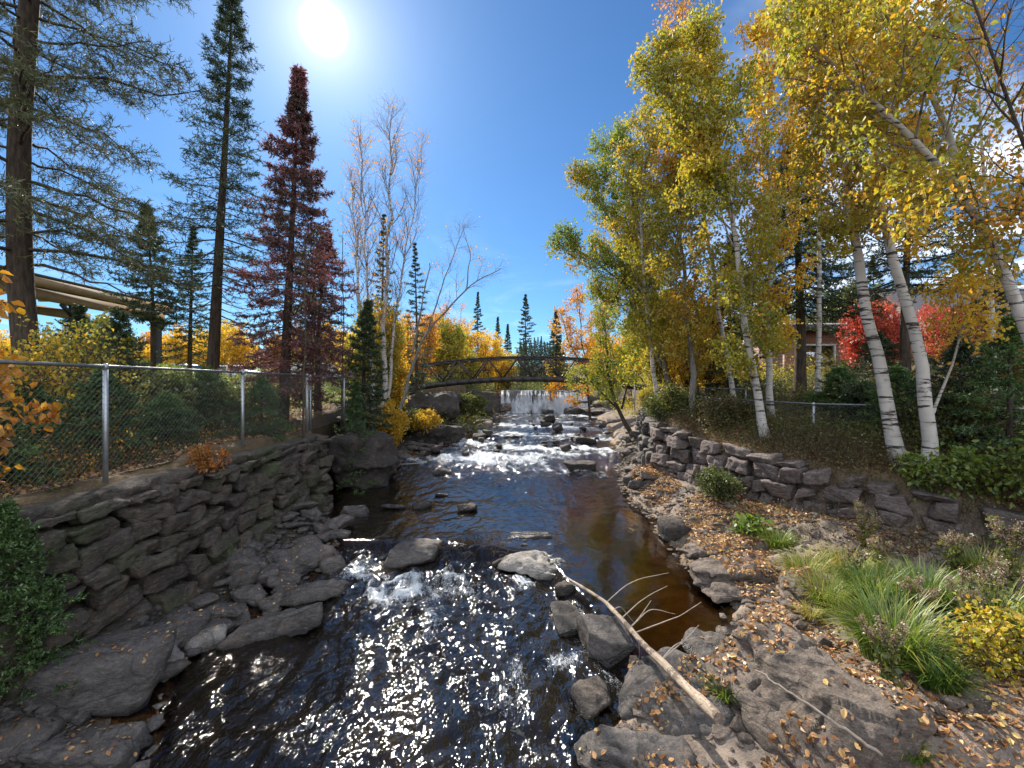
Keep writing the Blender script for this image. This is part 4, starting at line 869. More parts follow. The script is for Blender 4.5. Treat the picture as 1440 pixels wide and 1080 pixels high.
for i in range(26):
    a = 728+i*2.6+RG.uniform(-1, 1); D = RG.uniform(72, 84); src = s1 if i % 2 else s2
    hh = (90-8*abs(noise3(np.array([i*.7, 0, 0]), 4)))/F*D; ref = 14.
    p_ = P(a, 540, D); p_[2] = gz(p_[0], p_[1])
    copy_tree(src, p_, RG.uniform(0, 6), hh/ref*RG.uniform(.62, .80), 'dark spruce in the close-grown wood beyond the waterfall', 'dark wood beyond the waterfall')
# generic distant stock for the skyline on both sides
def far_tree(seed, mat, h_, w_): return bush('autumn_tree', (0, 300+seed, 0), w_, h_, 'yellow tree', 'tree', mat, seed, n=9, leaf=.20, nleaf=5, n1=10, n2=5, L3=.45)
stock = [far_tree(200, 'leaf_yellow', 6.5, 4.6), far_tree(201, 'leaf_orange', 6.0, 4.8), far_tree(202, 'leaf_mixed', 7.0, 4.5), far_tree(203, 'leaf_yellow', 5.0, 5.0)]
spst = conifer('spruce_tree', [(0, 310, 0), (0, 310, 4.5), (.1, 310, 9)], .15, 'distant spruce', 'spruce tree', seed=204, nb=80, Lmax=1.9, t0=.06, n2=12, L2=.7, nn=8, ln=.12, wd=.055)
names = ['gold', 'orange', 'green-yellow', 'pale yellow']
for i in range(34):      # beyond the parking lot, left
    x = -62+i*1.75+RG.uniform(-.8, .8); y = RG.uniform(42, 56); j = int(RG.integers(4)); s = RG.uniform(.75, 1.15)
    if (x/y) > -.16: continue
    copy_tree(stock[j], (x, y, gz(x, y)-.1), RG.uniform(0, 6), s, f'{names[j]} autumn tree in the row beyond the parking lot', 'autumn trees beyond the parking lot, '+names[j])
for i in range(12):
    x = RG.uniform(-60, -14); y = RG.uniform(50, 62)
    copy_tree(spst, (x, y, gz(x, y)-.1), RG.uniform(0, 6), RG.uniform(.6, .95), 'dark spruce standing among the autumn trees beyond the parking lot', 'spruces beyond the parking lot')
for i in range(30):      # right skyline
    x = 14+i*2.0+RG.uniform(-1, 1); y = RG.uniform(38, 60); j = int(RG.integers(4))
    copy_tree(stock[j], (x, y, gz(x, y)-.1), RG.uniform(0, 6), RG.uniform(.8, 1.2), f'{names[j]} autumn tree far behind the house on the right', 'autumn trees behind the house, '+names[j])
for i in range(10):
    x = RG.uniform(12, 60); y = RG.uniform(34, 56)
    copy_tree(spst, (x, y, gz(x, y)-.1), RG.uniform(0, 6), RG.uniform(.7, 1.2), 'dark spruce far behind the house on the right', 'spruces behind the house')
for i, (x, y, j, s) in enumerate([(-7, 44, 1, .8), (6, 52, 0, .8), (9, 44, 1, .9), (11, 38, 0, 1.0), (-10, 36, 0, .8), (-12, 33, 3, .85)]):
    copy_tree(stock[j], (x, y, gz(x, y)-.1), i, s, f'{names[j]} autumn tree at the water beyond the bridge', 'autumn trees beyond the bridge, '+names[j])
for o in stock+[spst]:     # the stock trees themselves stand in the far row too
    i = (stock+[spst]).index(o); x = [-30, -36, 24, 30, -40][i]; o.location = (x, 58, gz(x, 58)); o['label'] = ['gold tree at the back of the left autumn row', 'orange tree at the back of the left autumn row', 'green-yellow tree far back on the right skyline', 'pale yellow low tree far back on the right skyline', 'dark spruce at the back left of the autumn row'][i]
# --- right bank
broadleaf('orange_tree', [(px_path([(830, 560, 31), (822, 500, 31), (815, 450, 31), (812, 412, 31)]), .10, .02), (px_path([(828, 535, 31), (800, 480, 30.5), (788, 440, 30.5)], False), .06, .015), (px_path([(826, 545, 31), (800, 552, 30), (775, 548, 29.6)], False), .05, .01), (px_path([(826, 530, 31), (842, 480, 31), (850, 430, 31)], False), .06, .015)],
          'golden-orange tree spreading over the right half of the footbridge', 'tree', 'leaf_orange', 'bark_brown', seed=80, leaf=.13, near=False, n1=18, L1=1.5, n2=7, L2=.8, n3=4, L3=.4, nleaf=6, t0=.15)
broadleaf('willow_tree', [(px_path([(893, 632, 18.5), (874, 585, 19), (862, 560, 19), (852, 500, 19), (848, 440, 19)]), .11, .02), (px_path([(872, 580, 19), (840, 545, 19), (810, 530, 19)], False), .05, .012), (px_path([(874, 575, 19), (885, 530, 19), (890, 480, 19)], False), .05, .012)],
          'light green leaning tree with a dark crooked trunk hiding the right of the bridge', 'tree', 'leaf_green', 'bark_dark', seed=82, leaf=.07, near=False, n1=22, L1=1.25, n2=8, L2=.6, n3=5, L3=.3, nleaf=7, t0=.25, vshift=lambda p: .25)
broadleaf('aspen_tree', [(px_path([(945, 600, 16), (930, 470, 16), (905, 330, 16), (880, 240, 16), (862, 200, 16)]), .13, .015), (px_path([(935, 500, 16), (880, 400, 16), (820, 355, 16), (790, 342, 16)], False), .06, .012), (px_path([(930, 470, 16), (870, 330, 16), (835, 270, 16), (820, 248, 16)], False), .06, .012), (px_path([(935, 520, 16), (885, 440, 16.3), (840, 410, 16.3)], False), .05, .012)],
          'tall green aspen turning yellow, its boughs reaching left over the river', 'aspen tree', 'leaf_green', 'bark_grey', seed=84, leaf=.08, near=False, n1=34, L1=1.8, n2=9, L2=.7, n3=6, L3=.36, nleaf=9, t0=.2, up=.35, vshift=lambda p: .28)
broadleaf('birch_tree', [(px_path([(1078, 655, 10.4), (1064, 560, 10.4), (1046, 440, 10.4), (1034, 330, 10.4), (1015, 240, 10.4), (1000, 140, 10.4), (985, 40, 10.4)]), .105, .015), (px_path([(1030, 310, 10.4), (985, 210, 10.3), (940, 130, 10.3), (925, 75, 10.3)], False), .04, .01)],
          'slender yellow birch rooted on the top of the right wall', 'birch tree', 'leaf_mixed', 'birch', seed=86, leaf=.078, n1=38, L1=1.55, n2=9, L2=.6, n3=6, L3=.3, nleaf=8, t0=.12, vshift=lambda p: -.04)
broadleaf('birch_tree', [(px_path([(1085, 640, 11.5), (1082, 500, 11.5), (1085, 330, 11.5), (1080, 180, 11.5), (1072, 30, 11.5)]), .09, .015)],
          'thin birch behind the slender yellow birch, hung with yellow leaves low down', 'birch tree', 'leaf_yellow', 'birch', seed=87, leaf=.078, n1=34, L1=1.5, n2=8, L2=.55, n3=6, L3=.3, nleaf=7, t0=.15)
broadleaf('birch_tree', [(px_path([(972, 610, 13), (976, 540, 13), (965, 430, 13), (955, 300, 13), (958, 200, 13)]), .10, .02)],
          'yellow-orange birch with a dark lower trunk behind the far fence on the right', 'birch tree', 'leaf_mixed', 'bark_grey', seed=88, leaf=.08, n1=38, L1=1.6, n2=9, L2=.6, n3=5, L3=.3, nleaf=8, t0=.15, vshift=lambda p: .12)
broadleaf('birch_tree', [(px_path([(1268, 668, 8.0), (1242, 540, 8.0), (1214, 410, 8.0), (1200, 330, 8.0), (1192, 250, 8.0), (1180, 120, 8.0), (1165, -20, 8.)]), .128, .025)],
          'stout white birch, the left one of the two thick trunks on the right bank', 'birch tree', 'leaf_mixed', 'birch', seed=90, leaf=.072, n1=38, L1=1.7, n2=10, L2=.6, n3=4, L3=.28, nleaf=8, t0=.42, vshift=lambda p: .02)
broadleaf('birch_tree', [(px_path([(1306, 690, 7.5), (1308, 620, 7.5), (1290, 480, 7.5), (1256, 370, 7.5), (1238, 300, 7.5), (1225, 170, 7.5), (1200, 20, 7.5)]), .118, .025), (px_path([(1312, 580, 7.5), (1340, 510, 7.4), (1358, 440, 7.4), (1362, 400, 7.4)], False), .025, .008)],
          'white birch with a thin side stem, right one of the two thick trunks', 'birch tree', 'leaf_yellow', 'birch', seed=91, leaf=.07, n1=30, L1=1.4, n2=8, L2=.55, n3=4, L3=.28, nleaf=5, t0=.45, vshift=lambda p: .15)
broadleaf('birch_tree', [(px_path([(1560, 760, 5.9), (1500, 600, 5.9), (1440, 455, 5.9), (1402, 355, 5.9), (1352, 268, 5.9), (1275, 185, 5.9), (1195, 115, 5.9), (1110, 30, 5.8)]), .115, .012), (px_path([(1352, 268, 5.9), (1336, 190, 5.9), (1290, 90, 5.9), (1245, 20, 5.9)], False), .05, .015), (px_path([(1385, 325, 5.9), (1345, 280, 5.6), (1300, 290, 5.5)], False), .02, .006)],
          'white birch arching in from the right picture edge with big yellow-green leaves', 'birch tree', 'leaf_mixed', 'birch', seed=93, leaf=.07, n1=30, L1=1.25, n2=8, L2=.5, n3=4, L3=.24, nleaf=6, t0=.42, vshift=lambda p: -.02)
broadleaf('cherry_tree', [(px_path([(1640, 800, 4.9), (1560, 560, 4.9), (1500, 350, 4.9), (1430, 180, 4.9), (1380, 30, 4.9), (1330, -100, 4.9)]), .045, .008), (px_path([(1520, 400, 4.9), (1470, 300, 4.8), (1400, 290, 4.7)], False), .03, .006)],
          'tree with sparse orange-brown leaves at the top right corner, nearest the camera', 'tree', 'leaf_orange', 'bark_dark', seed=94, leaf=.055, n1=22, L1=1.0, n2=7, L2=.45, n3=4, L3=.24, nleaf=2, t0=.38, bare=.3)
conifer('spruce_tree', px_path([(1125, 640, 14), (1126, 450, 14), (1120, 300, 14), (1120, 190, 14)]), .19, 'big dark spruce behind the birches, its trunk left of the white window', 'spruce tree', seed=96, nb=120, Lmax=2.2, t0=.32, n2=15, L2=.6, nn=12, ln=.07, wd=.022, sub=2, prof=lambda u: (1-u)**.6)
conifer('spruce_tree', px_path([(1274, 650, 12), (1272, 450, 12), (1280, 250, 12), (1285, 160, 12)]), .13, 'dark spruce with long level boughs between the two thick birch trunks', 'spruce tree', seed=97, nb=70, Lmax=2.5, t0=.36, n2=16, L2=.6, nn=11, ln=.07, wd=.02, sub=2, droop=-.1, prof=lambda u: (1-u)**.7)
conifer('spruce_tree', px_path([(1028, 620, 15), (1026, 450, 15), (1030, 330, 15)]), .12, 'dark spruce hidden low behind the slender yellow birch', 'spruce tree', seed=98, nb=80, Lmax=1.6, t0=.1, n2=14, L2=.5, nn=12, ln=.07, wd=.024, sub=1)
fl = ['young fir before the white window', 'young fir with a wide skirt left of the stout birch', 'young fir in the shade between the birch trunks', 'bright young fir right of the thin side stem', 'dense young fir at the right picture edge', 'tall young fir behind the right fence at the edge', 'low young fir behind the right fence post', 'small fir under the red shrub']
for i, (a, b, D, tipy, w_) in enumerate([(1180, 640, 11.5, 520, 1.0), (1215, 640, 10.5, 540, 1.1), (1262, 650, 9.6, 520, 1.0), (1350, 690, 8.4, 480, 1.3), (1420, 720, 7.4, 450, 1.2), (1400, 660, 11, 400, 1.6), (1150, 650, 12, 560, 1.0), (1235, 650, 13, 470, 1.4)]):
    b_ = px_path([(a, b, D), (a, tipy, D)]); conifer('young_fir', [b_[0], (b_[0]+b_[1])/2, b_[1]], .05, fl[i], 'fir tree', ['needle_green', 'needle_dark'][i % 2], seed=110+i, nb=60, Lmax=w_, t0=.04, n2=12, L2=.35, nn=11, ln=.05, wd=.018, sub=1, droop=-.05, tip=.3)
# young firs left, behind the fence
fl = ['dark little fir standing behind the first bay of the left fence', 'young fir poking above the rail in the middle of the first bay', 'spreading young fir against the second fence post from the left', 'low fir between the second post and the flare-tinted spruce', 'pale green young fir near the pavilion post', 'small fir at the corner post of the left fence']
for i, (a, b, D, tipy, w_) in enumerate([(40, 640, 6.6, 545, .8), (168, 600, 8.2, 440, .95), (290, 610, 9.2, 520, 1.0), (368, 600, 10, 535, .9), (112, 560, 10.5, 430, 1.3), (500, 580, 13, 535, .8)]):
    b_ = px_path([(a, b, D), (a, tipy, D)]); conifer('young_fir', [b_[0], (b_[0]+b_[1])/2, b_[1]], .04, fl[i], 'fir tree', ['needle_green', 'needle_dark', 'needle_green'][i % 3], seed=130+i, nb=60, Lmax=w_, t0=.04, n2=12, L2=.32, nn=11, ln=.045, wd=.016, sub=1, droop=-.05, tip=.3)
for i, (x, y, h_, w_, lb) in enumerate([(-6.1, 5.0, 1.1, .7, 'bushy little fir close behind the first fence bay'), (-6.3, 6.6, 1.35, .85, 'spreading young fir just right of the first full post'), (-6.2, 7.7, .9, .7, 'knee-high fir in the middle of the long fence bay'), (-6.6, 9.4, 1.2, .8, 'young fir behind the fence left of the corner post'), (-7.6, 5.8, 1.9, 1.0, 'taller young fir behind the bushy little fir'), (-8.4, 8.2, 1.7, 1.1, 'broad young fir behind the long fence bay')]):
    z = gz(x, y); conifer('young_fir', [(x, y, z-.05), (x, y, z+h_/2), (x+.03, y, z+h_)], .03, lb, 'fir tree', 'needle_green', seed=230+i, nb=55, Lmax=w_, t0=.04, n2=12, L2=.32, nn=11, ln=.042, wd=.015, sub=1, droop=-.08, tip=.25)
# cedar sprays growing out of the wall at the lower left
c0 = np.array([-4.9, 4.1, .85]); 
conifer('cedar_bush', [c0+np.array([-.1, .1, -.2]), c0+np.array([.05, 0, .5]), c0+np.array([.0, 0, 1.35])], .03, 'bright green cedar growing from the wall at the left picture edge', 'cedar', 'needle_green', seed=140, nb=70, Lmax=.62, t0=.02, n2=14, L2=.3, nn=16, ln=.028, wd=.014, sub=2, droop=-.2, tip=-.2)
# shrubs
wtree(148, 560, 14, 3.3, 1.4, 'slim lime-green young maple in front of the pavilion roof', 'leaf_green', 150, n=5, leaf=.10, nleaf=4, name='young_maple', vs=0) if False else wtree(148, 560, 14, 3.3, 1.3, 'slim lime-green young maple in front of the pavilion roof', 'leaf_mixed', 150, n=5, leaf=.10, nleaf=4, name='young_maple')
wtree(1225, 560, 16, 2.4, 2.5, 'bright red shrub beside the white window of the house', 'leaf_red', 151, n=14, leaf=.07, nleaf=6, name='red_shrub', cat='shrub', n1=14, n2=6)
wtree(1330, 560, 17, 2.5, 2.6, 'red-orange shrub in front of the grey roof', 'leaf_red', 152, n=10, leaf=.07, nleaf=5, name='red_shrub', cat='shrub', n1=12, n2=5)
wtree(1385, 560, 11, 1.9, 2.2, 'orange-leaved shrub at the right under the roof edge', 'leaf_orange', 153, n=10, leaf=.06, nleaf=3, name='orange_shrub', cat='shrub')
wtree(1345, 560, 30, 5.8, 6.0, 'olive-yellow tree rising behind the grey roof', 'leaf_mixed', 154, n=14, leaf=.16, nleaf=6, name='autumn_tree', n1=14, n2=6)
wtree(1205, 560, 28, 5.0, 6.0, 'olive tree behind the ridge of the house', 'leaf_olive', 155, n=14, leaf=.16, nleaf=6, name='autumn_tree', n1=14, n2=6)
b_ = np.array([5.7, 5.2, gz(8.2, 5.2)]); 
bush('mountain_ash_shrub', (8.2, 6.2, 1.4), 1.7, 1.1, 'yellow-green broad-leaved shrub on the wall at the right edge', 'shrub', 'leaf_green', 160, n=8, leaf=.08, nleaf=2, near=True, n1=8, n2=4)
bush('mountain_ash_shrub', (7.35, 7.2, 1.5), 1.1, .8, 'light green leafy shrub at the foot of the white birch with the side stem', 'shrub', 'leaf_green', 161, n=7, leaf=.08, nleaf=2, near=True, n1=8, n2=4)
wtree(940, 560, 20.5, 5.8, 3.6, 'yellow-green bushy tree filling the gap under the tall aspen', 'leaf_mixed', 180, n=14, leaf=.085, nleaf=6, n1=16, n2=7)
wtree(985, 560, 15.5, 4.6, 3.0, 'low golden tree behind the far fence on the right', 'leaf_yellow', 181, n=12, leaf=.085, nleaf=6, n1=14, n2=6)
broadleaf('birch_tree', [(px_path([(1150, 640, 12.5), (1152, 480, 12.5), (1150, 300, 12.5), (1140, 120, 12.5), (1130, -60, 12.5)]), .08, .015)],
          'thin birch seen between the big dark spruce and the stout white birch', 'birch tree', 'leaf_yellow', 'birch', seed=182, leaf=.08, n1=30, L1=1.9, n2=9, L2=.6, n3=4, L3=.3, nleaf=7, t0=.4, near=False)
broadleaf('birch_tree', [(px_path([(1035, 620, 13.5), (1010, 430, 13.5), (985, 250, 13.5), (965, 100, 13.5), (950, 0, 13.5)]), .08, .015)],
          'tall thin birch with tawny leaves behind the slender yellow birch', 'birch tree', 'leaf_orange', 'birch', seed=183, leaf=.07, n1=30, L1=1.7, n2=9, L2=.6, n3=4, L3=.3, nleaf=4, t0=.45, near=False)
broadleaf('birch_tree', [(px_path([(1400, 640, 9.5), (1395, 420, 9.5), (1380, 200, 9.5), (1370, -20, 9.5)]), .06, .012)],
          'thin birch with tawny leaves close to the right picture edge', 'birch tree', 'leaf_orange', 'birch', seed=184, leaf=.065, n1=26, L1=1.3, n2=8, L2=.5, n3=4, L3=.28, nleaf=2, t0=.45, near=False)
broadleaf('birch_tree', [(px_path([(925, 620, 14), (915, 480, 14), (902, 350, 14), (905, 240, 14), (912, 170, 14)]), .08, .015)],
          'birch with green-gold leaves between the tall green aspen and the slender yellow birch', 'birch tree', 'leaf_mixed', 'birch', seed=185, leaf=.078, n1=36, L1=1.7, n2=9, L2=.65, n3=5, L3=.32, nleaf=8, t0=.15, near=False)
# big orange and yellow leaves close by on the left edge
broadleaf('mountain_ash_tree', [([(-6.3, 3.9, 1.9), (-6.0, 4.2, 3.2), (-5.75, 4.6, 4.6)], .03, .01), ([(-6.2, 4.0, 2.6), (-5.6, 4.6, 3.7)], .02, .006), ([(-6.2, 4.0, 2.2), (-5.5, 4.8, 3.0)], .02, .006)], 'small tree with big orange-yellow leaves at the left picture edge, in front of the pine', 'tree', 'leaf_orange', 'bark_grey', seed=165, leaf=.11, n1=11, L1=.55, n2=4, L2=.3, n3=3, L3=.15, nleaf=4, t0=.1)
bush('hazel_shrub', (-7.4, 7.2, gz(-7.4, 7.2)), 2.2, 1.9, 'yellow-brown leafy shrub behind the first fence bay', 'shrub', 'leaf_mixed', 166, n=10, leaf=.06, nleaf=2, near=True)
bush('hazel_shrub', (-6.6, 8.8, gz(-6.6, 8.8)), 2.0, 1.1, 'olive shrub behind the second fence post', 'shrub', 'leaf_olive', 167, n=12, leaf=.06, nleaf=5)
bush('hazel_shrub', (-9.5, 9.5, gz(-9.5, 9.5)), 2.6, 1.9, 'grey-green shrub around the foot of the pine trunk', 'shrub', 'leaf_olive', 168, n=14, leaf=.06, nleaf=5)
bush('fern_sapling', (-4.95, 7.0, 1.95), .5, .5, 'small copper-orange sapling growing from the top of the left wall', 'sapling', 'leaf_copper', 169, n=5, leaf=.05, nleaf=3, near=True, L3=.08, n1=7, n2=3)
bush('yellow_shrub', (-4.1, 19.8, 1.25), 1.5, .6, 'low yellow bush on the flat-topped outcrop', 'shrub', 'leaf_yellow', 170, n=14, leaf=.07, nleaf=5, up=.6)
bush('green_shrub', (-5.2, 19.6, 1.25), 1.8, .8, 'green bush on the outcrop left of the low yellow bush', 'shrub', 'leaf_olive', 171, n=14, leaf=.07, nleaf=5)
bush('green_shrub', (-2.7, 26, 1.6), 2.2, .9, 'dull green scrub on the rocks under the left end of the bridge', 'shrub', 'leaf_olive', 172, n=14, leaf=.09, nleaf=5)
bush('green_shrub', (6.6, 19.5, 2.0), 1.6, 1.2, 'green and yellow scrub on top of the crumbling wall end', 'shrub', 'leaf_mixed', 173, n=14, leaf=.07, nleaf=5)
bush('green_shrub', (5.0, 13.4, 2.1), 1.4, 1.0, 'olive scrub in front of the far fence on the right', 'shrub', 'leaf_olive', 174, n=14, leaf=.06, nleaf=5)
bush('brown_shrub', (5.9, 11.8, 2.0), 1.6, .8, 'dry brown scrub beside the yellow birch on the wall top', 'shrub', 'leaf_brown', 175, n=14, leaf=.05, nleaf=5)
bush('blueberry_shrub', (4.5, 9.6, .8), 1.0, .5, 'grey-green straggly shrub against the foot of the right wall', 'shrub', 'leaf_olive', 176, n=9, leaf=.045, nleaf=4, L3=.16, up=.5)
bush('green_shrub', (8.8, 8.5, 1.7), 1.8, 1.4, 'dark leafy shrub behind the birch roots on the right', 'shrub', 'leaf_olive', 177, n=14, leaf=.05, nleaf=5)
bush('yellow_shrub', (4.75, 3.9, .5), 1.0, .7, 'narrow-leaved yellow shrub at the right picture edge near the bottom', 'shrub', 'leaf_mixed', 178, n=12, leaf=.05, nleaf=2, near=True, L3=.12, n1=8, n2=4)
# ------------------------------------------------------------------ grasses, litter, brush
def grass_clump(name, c, w_, h_, n, label, cat, seed, mat='grass', lean=.9, wd=.006, col=.4, group=None):
    r_ = np.random.default_rng(seed); K = 6; a = r_.uniform(0, 6.28, n); rr = w_*.28*np.sqrt(r_.random(n)); b = np.stack([np.cos(a)*rr, np.sin(a)*rr, np.zeros(n)], 1)
    a2 = a+r_.normal(size=n)*.5; L_ = h_*r_.uniform(.6, 1.25, n); s = np.linspace(0, 1, K)[None]; ln_ = lean*r_.uniform(.35, 1.2, n)[:, None]
    H = (L_[:, None]*(s-.55*ln_*s**2.4)); O = L_[:, None]*ln_*.75*s**1.7
    Pt = b[:, None]+np.stack([np.cos(a2)[:, None]*O, np.sin(a2)[:, None]*O, H], -1); sd = np.stack([-np.sin(a2), np.cos(a2), np.zeros(n)], 1)[:, None]*(wd*(1-s**2*.85))[..., None]*r_.uniform(.6, 1.3, n)[:, None, None]
    V = np.stack([Pt-sd, Pt+sd], 2).reshape(-1, 3); i = (np.arange(n)[:, None]*K+np.arange(K-1)[None])*2
    q = np.stack([i, i+1, i+3, i+2], -1).reshape(-1, 4); v = np.repeat(np.clip(col+r_.normal(size=n)*.22, 0, 1), K*2); v = np.clip(v+np.tile(np.repeat(np.linspace(-.1, .15, K), 2), n), 0, 1)
    m = MB(); m.add(V, q, 0, v); o = m.build(name, M[mat], smooth=True); o.location = tuple(c); return tag(o, label, cat, group)
def gpt(px, py, z=.5):
    for _ in range(6): p_ = G(px, py, z); z = gz(p_[0], p_[1])
    return np.array([p_[0], p_[1], z-.02])
for i, (a, b, w_, h_, n, lb, cl_) in enumerate([(1255, 925, 1.0, .78, 900, 'large arching clump of long green grass in the right foreground', .38), (1165, 850, .7, .5, 500, 'yellow-tipped grass clump left of the large arching clump', .6), (1135, 800, .8, .5, 600, 'yellow-green grass patch above the tilted rock', .62), (1095, 755, .6, .42, 500, 'fluffy pale green grass tuft on the leafy shore', .42), (1320, 950, .5, .4, 420, 'small round tuft of dark green grass right of the large clump', .15), (1230, 845, .9, .55, 600, 'green grass behind the large arching clump', .3), (1190, 790, .9, .5, 500, 'dry grass in the middle of the right shore', .7), (1300, 850, .9, .6, 600, 'tall dark grass at the foot of the right wall', .3), (1400, 880, .9, .6, 600, 'weedy grass by the yellow shrub at the right edge', .45), (1380, 800, .8, .5, 400, 'thin grass against the wall near the right edge', .5), (1140, 870, .3, .25, 160, 'tiny straw-yellow tuft beside the bedrock hump', .85), (1020, 700, .35, .3, 160, 'short grass at the base of the right wall', .35), (1280, 1060, .35, .16, 140, 'short green tuft in the fallen leaves at the bottom edge', .3)]):
    grass_clump('grass_clump', gpt(a, b), w_, h_, n, lb, 'grass clump', 300+i, col=cl_, wd=.0055)
def weed(c, h_, label, seed, head='seed', group=None):
    r_ = np.random.default_rng(seed); root = empty('goldenrod_plant', c, label, 'wild plant', group); sb = MB(); hb = MB(); lb_ = MB(); n = 7
    for i in range(n):
        a = r_.uniform(0, 6.28); e = r_.uniform(.05, .35)*h_; hh = h_*r_.uniform(.7, 1.1); t_ = np.array([math.cos(a)*e, math.sin(a)*e, hh]); p = resample([c, c+t_*np.array([.3, .3, .5]), c+t_], 8)
        V, q = tubes(p[None], np.full((1, 8), .004), 3); sb.add(V, q); leaves(lb_, r_, p[None], 26, .06, -.2, False, .3, .1)
        tw, R_, _ = children(r_, p[None], np.full((1, 8), .004), 9, .78, 1, .09*h_, 1.0, 4, .5, .3, .1); V, q = tubes(tw, R_*.5, 3); sb.add(V, q); leaves(hb, r_, tw, 16, .018, 0, False, .7)
    part(sb, 'stem', M['bark_brown'], root); part(lb_, 'foliage', M['leaf_olive'], root, False); part(hb, 'seed_head', M[head], root, False)
wl2 = ['goldenrod in seed beside the tilted rock', 'goldenrod in seed in the middle of the shore', 'tall brown goldenrod behind the yellow-green grass', 'brown goldenrod at the foot of the wall', 'goldenrod in seed rising from the large arching grass', 'fluffy goldenrod left of the yellow shrub', 'tall seedy goldenrod close to the right edge', 'goldenrod at the right edge under the wall', 'small goldenrod at the lower edge of the wall shadow', 'seedy weeds at the foot of the grey-green shrub']
for i, (a, b, h_) in enumerate([(1195, 830, .6), (1235, 790, .6), (1215, 770, .75), (1250, 745, .7), (1285, 880, .65), (1350, 890, .75), (1400, 860, .85), (1425, 830, .9), (1340, 810, .6), (1090, 720, .35)]):
    weed(gpt(a, b), h_, wl2[i], 340+i)
# broad green leaves by the grey-green shrub
bush('burdock_plant', gpt(1050, 735), .6, .25, 'low plant with broad pale green leaves on the leafy shore', 'wild plant', 'leaf_green', 350, n=6, leaf=.12, nleaf=3, near=True, n1=3, n2=2, L3=.06)
def scatter(name, fx, n, size, mat, zoff, label, cat, flat=.25, rocks=None, seed=0, col=None):
    r_ = np.random.default_rng(seed); x, y = fx(r_, n); z = ground_z(x, y); nn_ = np.tile([0, 0, 1.], (len(x), 1))
    if rocks is not None:
        zz = z.copy()
        for i in range(len(x)):
            h = rocks.ray_cast(Vector((x[i], y[i], z[i]+2.2)), Vector((0, 0, -1)), 2.2+.02)
            if h[0] is not None and h[0].z > z[i]:
                if h[1].z < .55: zz[i] = -99; continue
                zz[i] = h[0].z; nn_[i] = h[1]
        ok = zz > -50; x, y, z, nn_ = x[ok], y[ok], zz[ok], nn_[ok]
    ok = z > WZ(x, y)+.03; x, y, z, nn_ = x[ok], y[ok], z[ok], nn_[ok]
    N_ = len(x); p = np.stack([x, y, z], 1)+nn_*zoff*r_.random((N_, 1)); s = (size*r_.uniform(.35, 1.5, N_))[:, None]; nv = nrm(nn_+r_.normal(size=(N_, 3))*flat)
    ax = nrm(np.cross(nv, r_.normal(size=(N_, 3)))); bx = np.cross(nv, ax); f = r_.uniform(-.05, .3, (N_, 1)); p = p+nv*.006
    V = np.stack([p-ax*s*.5, p-ax*s*.15+bx*s*.34+nv*s*f, p+ax*s*.25+bx*s*.25+nv*s*f, p+ax*s*.55, p+ax*s*.25-bx*s*.25+nv*s*f, p-ax*s*.15-bx*s*.34+nv*s*f], 1); b = (np.arange(N_)*6)[:, None]
    m = MB(); m.add(V.reshape(-1, 3), np.concatenate([b+np.array([0, 1, 2, 3]), b+np.array([0, 3, 4, 5])]), 0, np.repeat(r_.random(N_), 6))
    o = m.build(name, M[mat], smooth=False); return tag(o, label, cat, kind='stuff')
bv = []; bf = []; nofs = 0
for Wd, Fc in ROCKS:
    if Wd[:, 1].mean() < 24: bv.append(Wd); bf.append(Fc+nofs); nofs += len(Wd)
bvh = BVHTree.FromPolygons(np.concatenate(bv).tolist(), np.concatenate(bf).tolist())
def right_shore(r_, n):
    y = 2.0*(13.5/2.0)**r_.random(n); x = ER(y)+(XR(y)-ER(y))*r_.random(n); k = fbm(xyz(x, y)*1.3, 3, 61)+.9*sst(4.8, 3.5, y)*sst(2.9, 3.6, x)+.45*sst(7, 8, y) > -.05; return x[k], y[k]
scatter('fallen_leaves', right_shore, 38000, .05, 'litter', .02, 'orange-brown fallen leaves covering the right shore', 'fallen leaves', .45, rocks=bvh, seed=1)
def on_rocks(r_, n):
    y = 2.6*(9/2.6)**r_.random(n); x = r_.uniform(.6, 4.2, n); k = fbm(xyz(x, y)*1.8, 3, 66) > .25; return x[k], y[k]
scatter('fallen_leaves', on_rocks, 1100, .05, 'litter', .01, 'scattered fallen leaves lying on the foreground rocks', 'fallen leaves', rocks=bvh, seed=2)
def on_left(r_, n):
    y = 3.0*(12/3.)**r_.random(n); x = -5+(1.8)*r_.random(n)**.8; return x, y
scatter('fallen_leaves', on_left, 1000, .035, 'litter', .01, 'small pale leaves dotted over the rocks on the left shore', 'fallen leaves', rocks=bvh, seed=3)
def left_bank(r_, n):
    y = 3.2*(24/3.2)**r_.random(n); x = XL(y)-.5-9*r_.random(n)**1.4; return x, y
def right_bank(r_, n):
    y = 3.*(26/3.)**r_.random(n); x = XR(y)+.3+9*r_.random(n)**1.3; return x, y
scatter('fallen_leaves', left_bank, 26000, .055, 'litter', .03, 'yellow and brown leaf litter on the left bank behind the fence', 'fallen leaves', .5, seed=4)
scatter('fallen_leaves', right_bank, 24000, .055, 'litter', .03, 'brown leaf litter on the right bank under the birches', 'fallen leaves', .5, seed=5)
